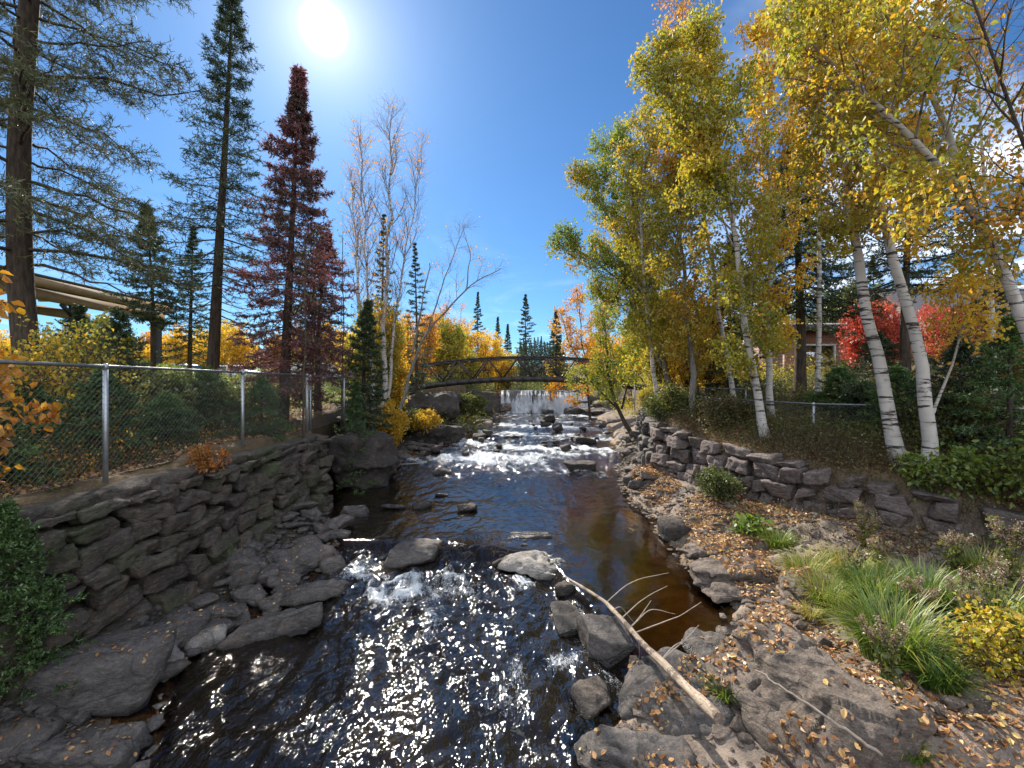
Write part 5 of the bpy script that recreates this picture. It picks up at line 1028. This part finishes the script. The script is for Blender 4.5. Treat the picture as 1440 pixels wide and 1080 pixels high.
def brush(name, fx, n, h_, mat, label, seed, leaf=.035, nl=9):
    r_ = np.random.default_rng(seed); x, y = fx(r_, n); n = len(x); z = ground_z(x, y); K = 5; s = np.linspace(0, 1, K); a = r_.uniform(0, 6.28, n); hh = h_*r_.uniform(.3, 1.1, n)*(.7+.5*fbm(xyz(x, y)*.8, 2, 33)); hh = np.maximum(hh, .08)
    L_ = np.stack([np.cos(a), np.sin(a), 0*a], 1)*(hh*r_.uniform(.1, .6, n))[:, None]
    Pt = np.stack([x, y, z-.03], 1)[:, None]+L_[:, None]*(s**1.5)[None, :, None]; Pt[:, :, 2] += hh[:, None]*s[None]
    m = MB(); V, q = tubes(Pt, np.full((n, K), .0028), 3); m.add(V, q, 0, 0.1); leaves(m, r_, Pt, nl, leaf, .0, False, 1.3, .15, 1)
    o = m.build(name, [M['bark_brown'], M[mat]], smooth=False); return tag(o, label, 'undergrowth', kind='stuff')
def band(side, y0, y1, w_, off=.35, p=1.2):
    def f(r_, n):
        y = y0*(y1/y0)**r_.random(n); t = r_.random(n)**p
        return ((XL(y)-off-w_*t) if side < 0 else (XR(y)+off+w_*t)), y
    return f
brush('undergrowth', band(-1, 3.5, 13, 3.2, .75), 3400, .55, 'leaf_olive', 'tangled olive and yellow undergrowth behind the left fence', 11)
brush('undergrowth', band(-1, 3.5, 15, 6, .8), 2600, .75, 'leaf_orange', 'yellow-brown leafy undergrowth among the firs on the left bank', 12, .045, 7)
brush('undergrowth', band(1, 4, 17, 3.0, .1), 7000, .45, 'leaf_brown', 'brown dry brush along the top of the right wall', 13)
brush('undergrowth', band(1, 5, 20, 8, 1.0), 6500, .75, 'leaf_olive', 'dense olive undergrowth on the right bank under the birches', 14, .05, 10)
brush('undergrowth', lambda r_, n: ((lambda y: (XR(y)-1.9*r_.random(n)**1.2-.15, y))(3.0*(9.5/3.0)**r_.random(n))), 1100, .36, 'leaf_brown', 'low dry weeds on the right shore near the wall foot', 15, .03, 8)
brush('undergrowth', lambda r_, n: (r_.uniform(-16, -1.5, n), r_.uniform(22, 40, n)), 3500, 1.3, 'leaf_olive', 'scrub on the banks around the left end of the bridge', 16, .09, 10)
brush('undergrowth', lambda r_, n: (r_.uniform(7.5, 24, n), r_.uniform(18, 44, n)), 4200, 1.5, 'leaf_mixed', 'yellow-green scrub behind the right end of the bridge', 17, .09, 10)
brush('undergrowth', lambda r_, n: (r_.uniform(-12, 14, n), r_.uniform(44, 64, n)), 3000, 1.8, 'leaf_olive', 'scrub on the far banks beyond the waterfall', 18, .14, 10)
def lawn(r_, n):
    x = r_.uniform(-24, -7.5, n); y = 14+9*r_.random(n); return x, y
scatter('lawn_grass', lawn, 20000, .09, 'grass', .05, 'sunlit lawn behind the left fence', 'grass', 1.2, seed=8)

# ------------------------------------------------------------------ driftwood
m = MB()
logp = [G(797, 812, .32), G(850, 845, .42), G(905, 905, .52), G(955, 955, .62), G(1010, 1010, .72)]
lp = resample(logp, 30); lp += .012*np.stack([noise3(lp*3, 1), noise3(lp*3, 2), noise3(lp*3, 3)], 1)
root = empty('driftwood_log', lp[0], 'long bleached driftwood log lying across the foreground rocks', 'log')
lr = np.linspace(.018, .047, 30)*(1+.16*noise3(lp*7, 12)+.08*noise3(lp*19, 14)); V, q = tubes(lp[None], lr[None], 14); V += .004*nrm(V-np.repeat(lp, 14, 0))*noise3(V*np.array([40, 14, 40.]), 15)[:, None]; m.add(V, q)
m.add(np.concatenate([[lp[-1]], V[-14:]]), [[0, 1+i, 1+(i+1) % 14] for i in range(14)]); part(m, 'log', M['log'], root, smooth=True)
tw = [[(852, 0), (880, 822), (905, 812), (940, 806)], [(872, 0), (905, 842), (938, 822)], [(860, 0), (872, 852), (893, 878)], [(893, 0), (930, 876), (965, 862), (985, 845)], [(885, 0), (915, 856), (950, 862)], [(925, 0), (950, 905), (978, 895)], [(932, 0), (960, 902), (985, 878)], [(897, 0), (899, 915), (900, 930)], [(888, 0), (906, 862), (916, 845)]]
lpx = 720+lp[:, 0]/lp[:, 1]*F
for t_ in tw:
    b = MB(); i0 = int(np.argmin(abs(lpx-t_[0][0]))); D0 = lp[i0, 1]; pp = resample([lp[i0]]+[P(k_[0], k_[1], D0+.09*(j_+1)) for j_, k_ in enumerate(t_[1:])], 12); pp += .02*np.stack([noise3(pp*5, 1), noise3(pp*5, 2), noise3(pp*5, 3)], 1)*np.linspace(0, 1, 12)[:, None]; tube1(b, pp, np.linspace(.008, .003, 12), 6); part(b, 'branch', M['wood_grey'], root)
m = MB(); sp_ = [G(1062, 942, .80), G(1110, 972, .86), G(1180, 1020, .80), G(1240, 1062, .62)]; tube1(m, resample(sp_, 20)+.006*RG.normal(size=(20, 3)), np.linspace(.007, .013, 20), 8)
tag(m.build('stick', M['wood_grey']), 'thin weathered stick lying on the ridged bedrock hump', 'stick')
m = MB(); tube1(m, resample([P(562, 612, 18), P(568, 590, 18), P(572, 577, 18)], 12)+.02*RG.normal(size=(12, 3)), np.linspace(.04, .025, 12), 8); tube1(m, [P(571, 588, 18), P(578, 577, 18)], .015, 5)
tag(m.build('dead_branch', M['wood_grey']), 'pale dead branch leaning on the rocks left of the flat-topped outcrop', 'branch')
m = MB(); tube1(m, resample([G(548, 654, .45), G(600, 651, .45)], 8), .022, 6); tag(m.build('dead_branch', M['wood_grey']), 'straight pale pole lying on the far left slab pile', 'branch')
m = MB(); r_ = np.random.default_rng(5); n = 75
a = np.stack([r_.uniform(-1.3, -.1, n), r_.uniform(8.0, 8.7, n), r_.uniform(.2, .48, n)], 1); d = nrm(np.stack([r_.normal(size=n), r_.normal(size=n)*.45, r_.normal(size=n)*.22], 1)); l = r_.uniform(.15, .55, n)[:, None]
Pt = a[:, None]+d[:, None]*l[:, None]*np.linspace(-.5, .5, 6)[None, :, None]+.03*r_.normal(size=(n, 6, 3)); V, q = tubes(Pt, np.full((n, 6), .005), 4); m.add(V, q, 0, .1)
tube1(m, resample([G(600, 752, .4), G(680, 748, .42), G(790, 752, .35)], 14)+.012*RG.normal(size=(14, 3)), .009, 5); tube1(m, resample([G(690, 765, .35), G(730, 778, .42), G(765, 770, .42), G(800, 762, .4)], 10), .007, 5)
tag(m.build('twig_pile', M['bark_brown']), 'drift of dark twigs caught between two rocks in mid river', 'twigs')

# ------------------------------------------------------------------ fences
def fence(label, pts, h_, post_r=.024, rail_r=.021, name='chain_link_fence', heights=None, double=None, extra=0.0, bottom=True):
    "pts: base points of the posts"
    pts = [np.array(p_, float) for p_ in pts]; root = empty(name, pts[0], label, 'fence')
    up = np.array([0, 0, 1.]); tops = [p_+up*h_ for p_ in pts]
    for i, p_ in enumerate(pts):
        m = MB(); tube1(m, [p_-up*.1, p_+up*h_], post_r*(1.35 if i in (double or []) else 1), 12); pr = part(m, 'post', M['galv'], root)
        c = MB(); rr = post_r*(1.35 if i in (double or []) else 1)*1.22; tube1(c, [p_+up*(h_-.04), p_+up*(h_+.012), p_+up*(h_+.04)], [rr, rr, rr*.5], 12); o = c.build('post_cap', M['galv']); o.parent = pr
        # vertices of the cap are in world space like the post's before shifting
        co = np.empty(len(o.data.vertices)*3, np.float32); o.data.vertices.foreach_get('co', co); o.data.vertices.foreach_set('co', (co.reshape(-1, 3)-np.array(root.location, np.float32)).ravel()); o.data.update()
    m = MB(); tp = [t_.copy() for t_ in tops]; tp[0] = tp[0]-(tp[1]-tp[0])/np.linalg.norm(tp[1]-tp[0])*extra; tube1(m, tp, rail_r, 10); part(m, 'top_rail', M['rail'], root)
    m = MB(); s = .075; A = []; B = []; bz = .10
    for a, b in zip(pts[:-1], pts[1:]):
        Lh = np.linalg.norm((b-a)[:2]); H = h_-bz; k = np.arange(-int(H/s)-1, int(Lh/s)+1)*s
        for sg in (1, -1):
            u0 = np.maximum(k, 0); u1 = np.minimum(k+H, Lh); ok = u1 > u0+.01; z0 = u0-k; z1 = u1-k
            if sg < 0: z0, z1 = H-z0, H-z1
            e = (b-a)[None]
            A.append((a+e*(u0/Lh)[:, None]+np.stack([0*z0, 0*z0, bz+z0+.002*sg], 1))[ok]); B.append((a+e*(u1/Lh)[:, None]+np.stack([0*z1, 0*z1, bz+z1], 1))[ok])
    A = np.concatenate(A); B = np.concatenate(B); V, q = tubes(np.stack([A, B], 1), np.full((len(A), 2), .0016), 3); m.add(V, q)
    tube1(m, [p_+up*bz for p_ in pts], .003, 4); part(m, 'wire_mesh', M['wire'], root)
    return root
fx_ = [(-5.3, y) for y in (2.6, 5.6, 8.45, 11.1)]
fence('chain-link fence with silver posts on top of the left wall', [(x, y, 2.10) for x, y in fx_], 1.53, .030, .022, double=[3])
fence('short far bay of the left chain-link fence turning away past the corner post', [(-5.33, 11.35, 2.10), (-5.55, 14.2, 2.15), (-5.6, 17.2, 2.0)], 1.50, .030, .024)
fence('chain-link fence with a light rail along the right bank behind the birch trunks', [(4.9, 14.6, 2.2), (6.0, 12.4, 2.05), (7.3, 10.4, 2.0), (8.6, 9.3, 2.0), (9.9, 8.2, 2.0), (11.5, 6.9, 2.0)], .92, .032, .022)
fence('far chain-link fence with thin posts at the right end of the bridge', [(5.4, 18.9, 2.35), (5.75, 17.0, 2.25), (6.4, 15.2, 2.2), (7.4, 13.6, 2.2)], 1.05, .022, .018)

# ------------------------------------------------------------------ footbridge
xm, yb = 1.1, 28.0; x0, x1 = -6.9, 9.6
zc = lambda x: 3.70-.72*((x-xm)/8.3)**2*1.0
Hc = 1.42
root = empty('footbridge', (xm, yb, 3.2), 'dark steel arched truss footbridge crossing the river', 'bridge')
Wb = 1.7; np_ = 8; xb = np.linspace(x0+.5, x1-.5, np_*2+1)
for sd, y in enumerate((yb-Wb/2, yb+Wb/2)):
    m = MB(); xs_ = np.linspace(x0, x1, 25)
    for a, b in zip(xs_[:-1], xs_[1:]): beam(m, (a-.003, y, zc(a)), (b+.003, y, zc(b)), .10, .30)
    part(m, 'bottom_chord', M['steel_dark'], root)
    m = MB(); xs_ = np.linspace(x0+.75, x1-.75, 23)
    for a, b in zip(xs_[:-1], xs_[1:]): beam(m, (a-.003, y, zc(a)+Hc), (b+.003, y, zc(b)+Hc), .09, .11)
    part(m, 'top_chord', M['steel_dark'], root)
    for i in range(len(xb)-1):
        a, b = xb[i], xb[i+1]; za, zb_ = (zc(a)+.1, zc(b)+Hc) if i % 2 == 0 else (zc(a)+Hc, zc(b)+.1)
        m = MB(); beam(m, (a, y, za), (b, y, zb_), .075, .085); part(m, 'diagonal', M['steel_dark'], root)
    m = MB()
    for x in np.arange(x0+.9, x1-.8, .17): beam(m, (x, y+.06*(1 if sd else 1), zc(x)+.1), (x, y+.06, zc(x)+Hc*.93), .012, .012, up=(0, 1, 0))
    for dz in (.93, .5): 
        for a, b in zip(xs_[:-1], xs_[1:]): beam(m, (a, y+.055, zc(a)+Hc*dz), (b, y+.055, zc(b)+Hc*dz), .03, .04)
    if sd: part(m, 'railing', M['steel_dark'], root)
m = MB(); xs_ = np.arange(x0+.05, x1, .16)
for x in xs_: sl_ = -2*.72*(x-xm)/8.3**2; box(m, (x, yb, zc(x)+.17), (.15, Wb-.12, .05), roty(-math.atan(sl_)))
part(m, 'deck', M['wood_deck'], root)
m = MB()
for x in np.linspace(x0+.4, x1-.4, 12): box(m, (x, yb, zc(x)-.02), (.09, Wb-.1, .16))
part(m, 'cross_beam', M['steel_dark'], root)
for x, zt in ((x0+.15, 2.95), (x1-.15, 3.0)):
    m = MB(); box(m, (x+(-.75 if x < 0 else .75), yb, 2.4), (2.0, 2.6, 1.55), bev=.04); tag(m.build('bridge_abutment', M['concrete']), 'concrete block carrying the '+('left' if x < 0 else 'right')+' end of the footbridge', 'abutment')

# ------------------------------------------------------------------ pavilion (left)
M['fascia'] = simple('tan_painted_boards', (.26, .165, .075), .7, 0, .3, 3, .2); M['roof_dark'] = simple('dark_shingle', (.05, .045, .04), .9, 0, .3, 30, .5); M['post_black'] = simple('black_stained_post', (.022, .018, .016), .7, 0, .3, 9)
root = empty('pavilion', (-18, 17, gz(-18, 17)), 'open park pavilion with tan roof edge and black posts behind the pine', 'pavilion')
ya, ybk = 12.5, 25.5; zr = 7.45
m = MB(); box(m, (-20.0, 17.4, zr+.02), (4.6, 10.2, .10)); part(m, 'roof', M['roof_dark'], root)
m = MB(); box(m, (-17.75, 17.4, zr-.22), (.08, 10.0, .34)); box(m, (-20, 12.42, zr-.22), (4.4, .08, .34)); part(m, 'fascia', M['fascia'], root)
m = MB(); 
for k_ in range(8): box(m, (-19.95+0*k_, 12.6+k_*1.15+.57, zr-.12), (4.3, .09, .16))
part(m, 'rafter', M['fascia'], root)
m = MB(); box(m, (-18.05, 17.4, zr-.62), (.14, 9.7, .42)); box(m, (-21.9, 17.4, zr-.62), (.14, 9.7, .42)); part(m, 'beam', M['fascia'], root)
m = MB(); box(m, (-20, 17.4, zr-.055), (4.3, 9.8, .03)); part(m, 'ceiling', M['fascia'], root)
for y in (12.9, 17.7, 21.9):
    for x in (-18.05, -21.9):
        z0_ = gz(x, y)-.1; m = MB(); box(m, (x, y, (z0_+zr-.83)/2), (.24, .24, zr-.83-z0_), bev=.015); p_ = part(m, 'post', M['post_black'], root)
        m = MB()
        for s_ in (-1, 1): beam(m, (x, y+s_*.08, zr-1.25), (x, y+s_*.5, zr-.85), .12, .12, up=(1, 0, 0))
        o = part(m, 'brace', M['post_black'], root)

# ------------------------------------------------------------------ house (right)
def brick_mat():
    t = NT('red_brown_brick'); pos = t.pos(); b = t.n('ShaderNodeTexBrick', i_Scale=1.0, i_Mortar_Size=.012, i_Brick_Width=.22, i_Row_Height=.075)
    sw = t.n('ShaderNodeSeparateXYZ', i_0=pos); cv_ = t.n('ShaderNodeCombineXYZ', i_0=sw.outputs[0], i_1=sw.outputs[2]); t.link(cv_.outputs[0], b.inputs['Vector'])
    b.inputs['Color1'].default_value = (.26, .10, .06, 1); b.inputs['Color2'].default_value = (.34, .14, .08, 1); b.inputs['Mortar'].default_value = (.3, .26, .22, 1)
    return t.done(t.prin(b.outputs[0], .85, t.bump(b.outputs[1], .3, .01)))
def shingle_mat():
    t = NT('grey_roof_shingles'); pos = t.pos(); w_ = t.n('ShaderNodeTexWave', wave_type='BANDS', bands_direction='Z', wave_profile='SAW', i_Vector=pos, i_Scale=2.2, i_Distortion=.6, i_Detail=2)
    n = t.noise(t.mapv(pos, (2, 2, 9)), 2.0, 4, .6); c = t.mix(n, (.10, .085, .08), (.22, .19, .175)); c = t.mix(t.ramp(w_.outputs[1], [(.0, .7), (.25, 0.)]), c, (.05, .045, .04))
    return t.done(t.prin(c, .85, t.bump(w_.outputs[1], .6, .04)))
M['brick'] = brick_mat(); M['shingle'] = shingle_mat(); M['white'] = simple('white_paint', (.78, .78, .76), .5, 0, .1, 5); M['dark_in'] = simple('dark_room', (.03, .03, .03), .9); M['curtain'] = simple('curtain_cloth', (.55, .55, .5), .9, 0, .25, 9)
t = NT('window_glass'); g_ = t.n('ShaderNodeBsdfGlossy', i_Roughness=.03); tr = t.n('ShaderNodeBsdfTransparent'); mx = t.n('ShaderNodeMixShader', i_Fac=.35); t.link(tr.outputs[0], mx.inputs[1]); t.link(g_.outputs[0], mx.inputs[2]); M['glass'] = t.done(mx.outputs[0])
hy = 21.0; hz = 3.2
root = empty('house', (17, hy, hz), 'low brick house with a white window and grey shingle roof on the right bank', 'house')
X0, X1 = 13.3, 19.4; wx0, wx1, wz0, wz1 = 14.05, 15.75, 4.15, 5.35
m = MB()
def wall_seg(a, b, z0_, z1_): box(m, ((a+b)/2, hy, (z0_+z1_)/2), (b-a, .25, z1_-z0_))
wall_seg(X0, wx0, 2.6, 5.95); wall_seg(wx1, X1, 2.6, 5.95); wall_seg(wx0, wx1, 2.6, wz0); wall_seg(wx0, wx1, wz1, 5.95); box(m, (X0+.12, hy+3.1, 4.3), (.24, 6.0, 3.3)); part(m, 'wall', M['brick'], root)
def win(x0_, x1_, z0_, z1_, panes):
    m = MB(); t_ = .09; yw = hy-.06
    box(m, ((x0_+x1_)/2, yw, z0_+t_/2), (x1_-x0_, .16, t_)); box(m, ((x0_+x1_)/2, yw, z1_-t_/2), (x1_-x0_, .16, t_)); n = panes
    for k_ in range(n+1): xk = x0_+t_/2+(x1_-x0_-t_)*k_/n; box(m, (xk, yw+.004, (z0_+z1_)/2), (t_, .15, z1_-z0_-2*t_))
    w_ = part(m, 'window', M['white'], root)
    for nm, mt, yy_ in (('pane', 'glass', .0), ('curtain', 'curtain', .22)):
        m = MB(); box(m, ((x0_+x1_)/2+(0 if nm == 'pane' else -.25*(x1_-x0_)), hy+yy_, (z0_+z1_)/2), ((x1_-x0_)*(1 if nm == 'pane' else .42)-.1, .012, z1_-z0_-.15)); o = part(m, nm, M[mt], root); o.parent = w_
win(wx0, wx1, wz0, wz1, 2)
m = MB(); box(m, (15, hy+.9, 4.6), (3.2, .05, 2.2)); part(m, 'interior', M['dark_in'], root)
m = MB(); box(m, (16.0, hy-.42, 6.0), (7.2, 1.1, .16)); box(m, (16, hy-.98, 6.05), (7.3, .05, .26)); part(m, 'eaves', M['roof_dark'], root)
m = MB(); beam(m, (12.5, hy-.6, 6.1), (12.5, hy+5, 7.2), .1, .1) if False else None
m = MB(); V = np.array([(12.4, hy-1.0, 6.10), (19.6, hy-1.0, 6.10), (19.6, hy+4, 6.95), (12.4, hy+4, 6.95)]); m.add(np.concatenate([V, V-[0, 0, .1]]), [(0, 1, 2, 3), (7, 6, 5, 4), (0, 4, 5, 1), (1, 5, 6, 2), (2, 6, 7, 3), (3, 7, 4, 0)]); part(m, 'roof', M['shingle'], root)
# steep grey gable roof wing further right
root = empty('house_wing', (24, 19, hz), 'wide wing with a broad weathered grey shingle roof near the right picture edge', 'house')
V = np.array([(18.2, 17.0, 4.9), (34, 17.0, 4.9), (34, 21.5, 8.1), (18.2, 21.5, 8.1), (18.2, 26, 4.9), (34, 26, 4.9)]); m = MB(); dn_ = np.array([0, 0, .14])
m.add(np.concatenate([V, V-dn_]), [(0, 1, 2, 3), (3, 2, 5, 4), (6, 9, 8, 7), (9, 10, 11, 8), (0, 6, 7, 1), (4, 5, 11, 10), (0, 3, 9, 6), (3, 4, 10, 9), (1, 7, 8, 2), (2, 8, 11, 5)]); part(m, 'roof', M['shingle'], root, False)
m = MB(); box(m, (26.1, 21.5, 8.14), (15.9, .22, .06)); part(m, 'ridge_cap', M['galv'], root)
m = MB(); box(m, (26.2, 21.5, 3.85), (15.2, 8.2, 2.2)); V = np.array([(18.6, 17.4, 4.95), (18.6, 25.6, 4.95), (18.6, 21.5, 7.95)]); m.add(np.concatenate([V, V+[15.2, 0, 0]]), [(0, 1, 2), (5, 4, 3)]); part(m, 'wall', M['brick'], root, False)

# ------------------------------------------------------------------ parking lot and cars (left)
M['asphalt'] = simple('grey_asphalt', (.16, .155, .15), .9, 0, .25, 20, .2)  # plain grey asphalt with random mottling
m = MB(); box(m, (-24, 34.5, 3.28), (27, 13, .10)); tag(m.build('parking_lot', M['asphalt']), kind='structure')
M['kerb'] = simple('pale_concrete_kerb', (.5, .49, .46), .9, 0, .2, 6)
m = MB(); box(m, (-24, 27.8, 3.30), (27, .3, .30), bev=.03); tag(m.build('kerb', M['kerb']), kind='structure')
root = empty('guard_rail', (-15, 28.4, 3.3), 'grey guard rail on posts along the near edge of the parking lot', 'guard rail')
m = MB()
for k_ in range(3): box(m, (-18, 28.4+.03*(k_ % 2), 3.80+.10*k_), (15, .05, .085))
part(m, 'rail', M['galv'], root)
for x in np.arange(-25, -10.9, 2.0): m = MB(); box(m, (x, 28.5, 3.65), (.12, .12, .75)); part(m, 'post', M['post_black'], root)
def car_paint(name, c):
    t = NT(name); b = t.n('ShaderNodeBsdfPrincipled', i_Roughness=.35, i_Metallic=.1); b.inputs['Base Color'].default_value = tuple(c)+(1,); b.inputs['Coat Weight'].default_value = .6; return t.done(b.outputs[0])
M['tyre'] = simple('tyre_rubber', (.02, .02, .02), .85); M['rim'] = simple('alloy_rim', (.5, .5, .52), .35, .8); M['car_glass'] = simple('car_window_glass', (.02, .025, .03), .08, 0, 0); M['lamp_red'] = simple('tail_lamp', (.35, .02, .02), .3); M['lamp_clear'] = simple('head_lamp', (.7, .7, .7), .2)
def car(loc, yaw, paint, label, suv=False):
    root = empty('parked_car', loc, label, 'car'); h0_ = 1.45 if not suv else 1.7; c = np.array(loc); R = rotz(yaw); Lc, Wc = 4.4, 1.75
    prof_ = [(-2.2, .35), (-2.2, .75), (-2.05, .92), (-1.15, .98), (-.35, h0_-.03), (.9, h0_), (1.75, 1.0), (2.15, .93), (2.2, .5), (2.1, .3)] if not suv else [(-2.2, .35), (-2.2, .8), (-2.05, 1.0), (-1.2, 1.08), (-.6, h0_-.03), (1.85, h0_), (2.12, 1.05), (2.2, .9), (2.2, .5), (2.1, .3)]
    def sect(pf, w_, inset, mbx):
        n = len(pf); V = []
        for sx in (-1, -.82, .82, 1):
            for (a, z) in pf:
                zz_ = z; k_ = 1 if abs(sx) < .9 else (1 if z < .9 else .80); V.append((a*(.985 if abs(sx) == 1 else 1), sx*w_/2*(k_ if abs(sx) == 1 else (k_ if z < .9 else .93)), zz_*(.985 if abs(sx) == 1 else 1)))
        V = np.array(V); F_ = []
        for j in range(3):
            for i in range(n): F_.append((j*n+i, j*n+(i+1) % n, (j+1)*n+(i+1) % n, (j+1)*n+i))
        mbx.add(V@R.T+c, F_); 
        for j in (0, 3):
            cc = V[j*n:(j+1)*n]; ct = cc.mean(0); mbx.add(np.concatenate([[ct], cc])@R.T+c, [(0, 1+i, 1+(i+1) % n) for i in range(n)])
    m = MB(); sect(prof_, Wc, 0, m); part(m, 'body', M[paint], root, False)
    def put(nm, mt, cx_, cy__, cz_, d_, r2=None): m = MB(); box(m, R@np.array([cx_, cy__, cz_])+c, d_, R if r2 is None else R@r2, bev=.02); return part(m, nm, M[mt], root)
    rear = 1.25 if not suv else 1.6
    for s_ in (-1, 1):
        put('side_window', 'car_glass', -.28, s_*.76, (h0_+1.0)/2-.03, (.95, .06, h0_-1.12), rotx(s_*.3)); put('side_window', 'car_glass', .75, s_*.76, (h0_+1.0)/2-.03, (.9, .06, h0_-1.12), rotx(s_*.3))
        put('headlight', 'lamp_clear', -2.17, s_*.62, .72, (.1, .35, .14)); put('tail_lamp', 'lamp_red', 2.17, s_*.65, .78, (.1, .3, .16)); put('mirror', paint, -.95, s_*.98, 1.0, (.12, .18, .12))
    put('windscreen', 'car_glass', -.82, 0, (h0_+.98)/2+.02, (.03, 1.32, .62), roty(.98)); put('rear_window', 'car_glass', rear+.1, 0, (h0_+1.0)/2+.02, (.03, 1.25, .5), roty(-.95 if not suv else -.5))
    for ax_ in (-1.35, 1.35):
        for s_ in (-1, 1):
            ct = R@np.array([ax_, s_*.80, .33])+c; e = R@np.array([0, s_, 0]); m = MB(); tube1(m, [ct-e*.11, ct-e*.09, ct+e*.09, ct+e*.11], [.29, .33, .33, .29], 20); w_ = part(m, 'wheel', M['tyre'], root)
            m = MB(); tube1(m, [ct+e*.10, ct+e*.125], [.2, .17], 12); o = part(m, 'rim', M['rim'], root); o.parent = w_
M['car_white'] = car_paint('white_car_paint', (.75, .75, .75)); M['car_silver'] = car_paint('silver_car_paint', (.45, .47, .5)); M['car_blue'] = car_paint('dark_blue_car_paint', (.03, .05, .09)); M['car_grey'] = car_paint('grey_car_paint', (.12, .12, .13))
zl_ = 3.34
car((-21.0, 32, zl_), 0, 'car_white', 'white car parked left of the tall spruce trunk'); car((-14.6, 33, zl_), 3.14, 'car_silver', 'silver car parked behind the flare-tinted spruce trunk', True)
car((-10.9, 34.5, zl_), 2.9, 'car_blue', 'dark blue car at the right end of the parked row'); car((-17.9, 35.5, zl_), 0.1, 'car_grey', 'grey car between the white car and the silver car'); car((-23.6, 30.3, zl_), .1, 'car_silver', 'silver car at the left end of the parked row')
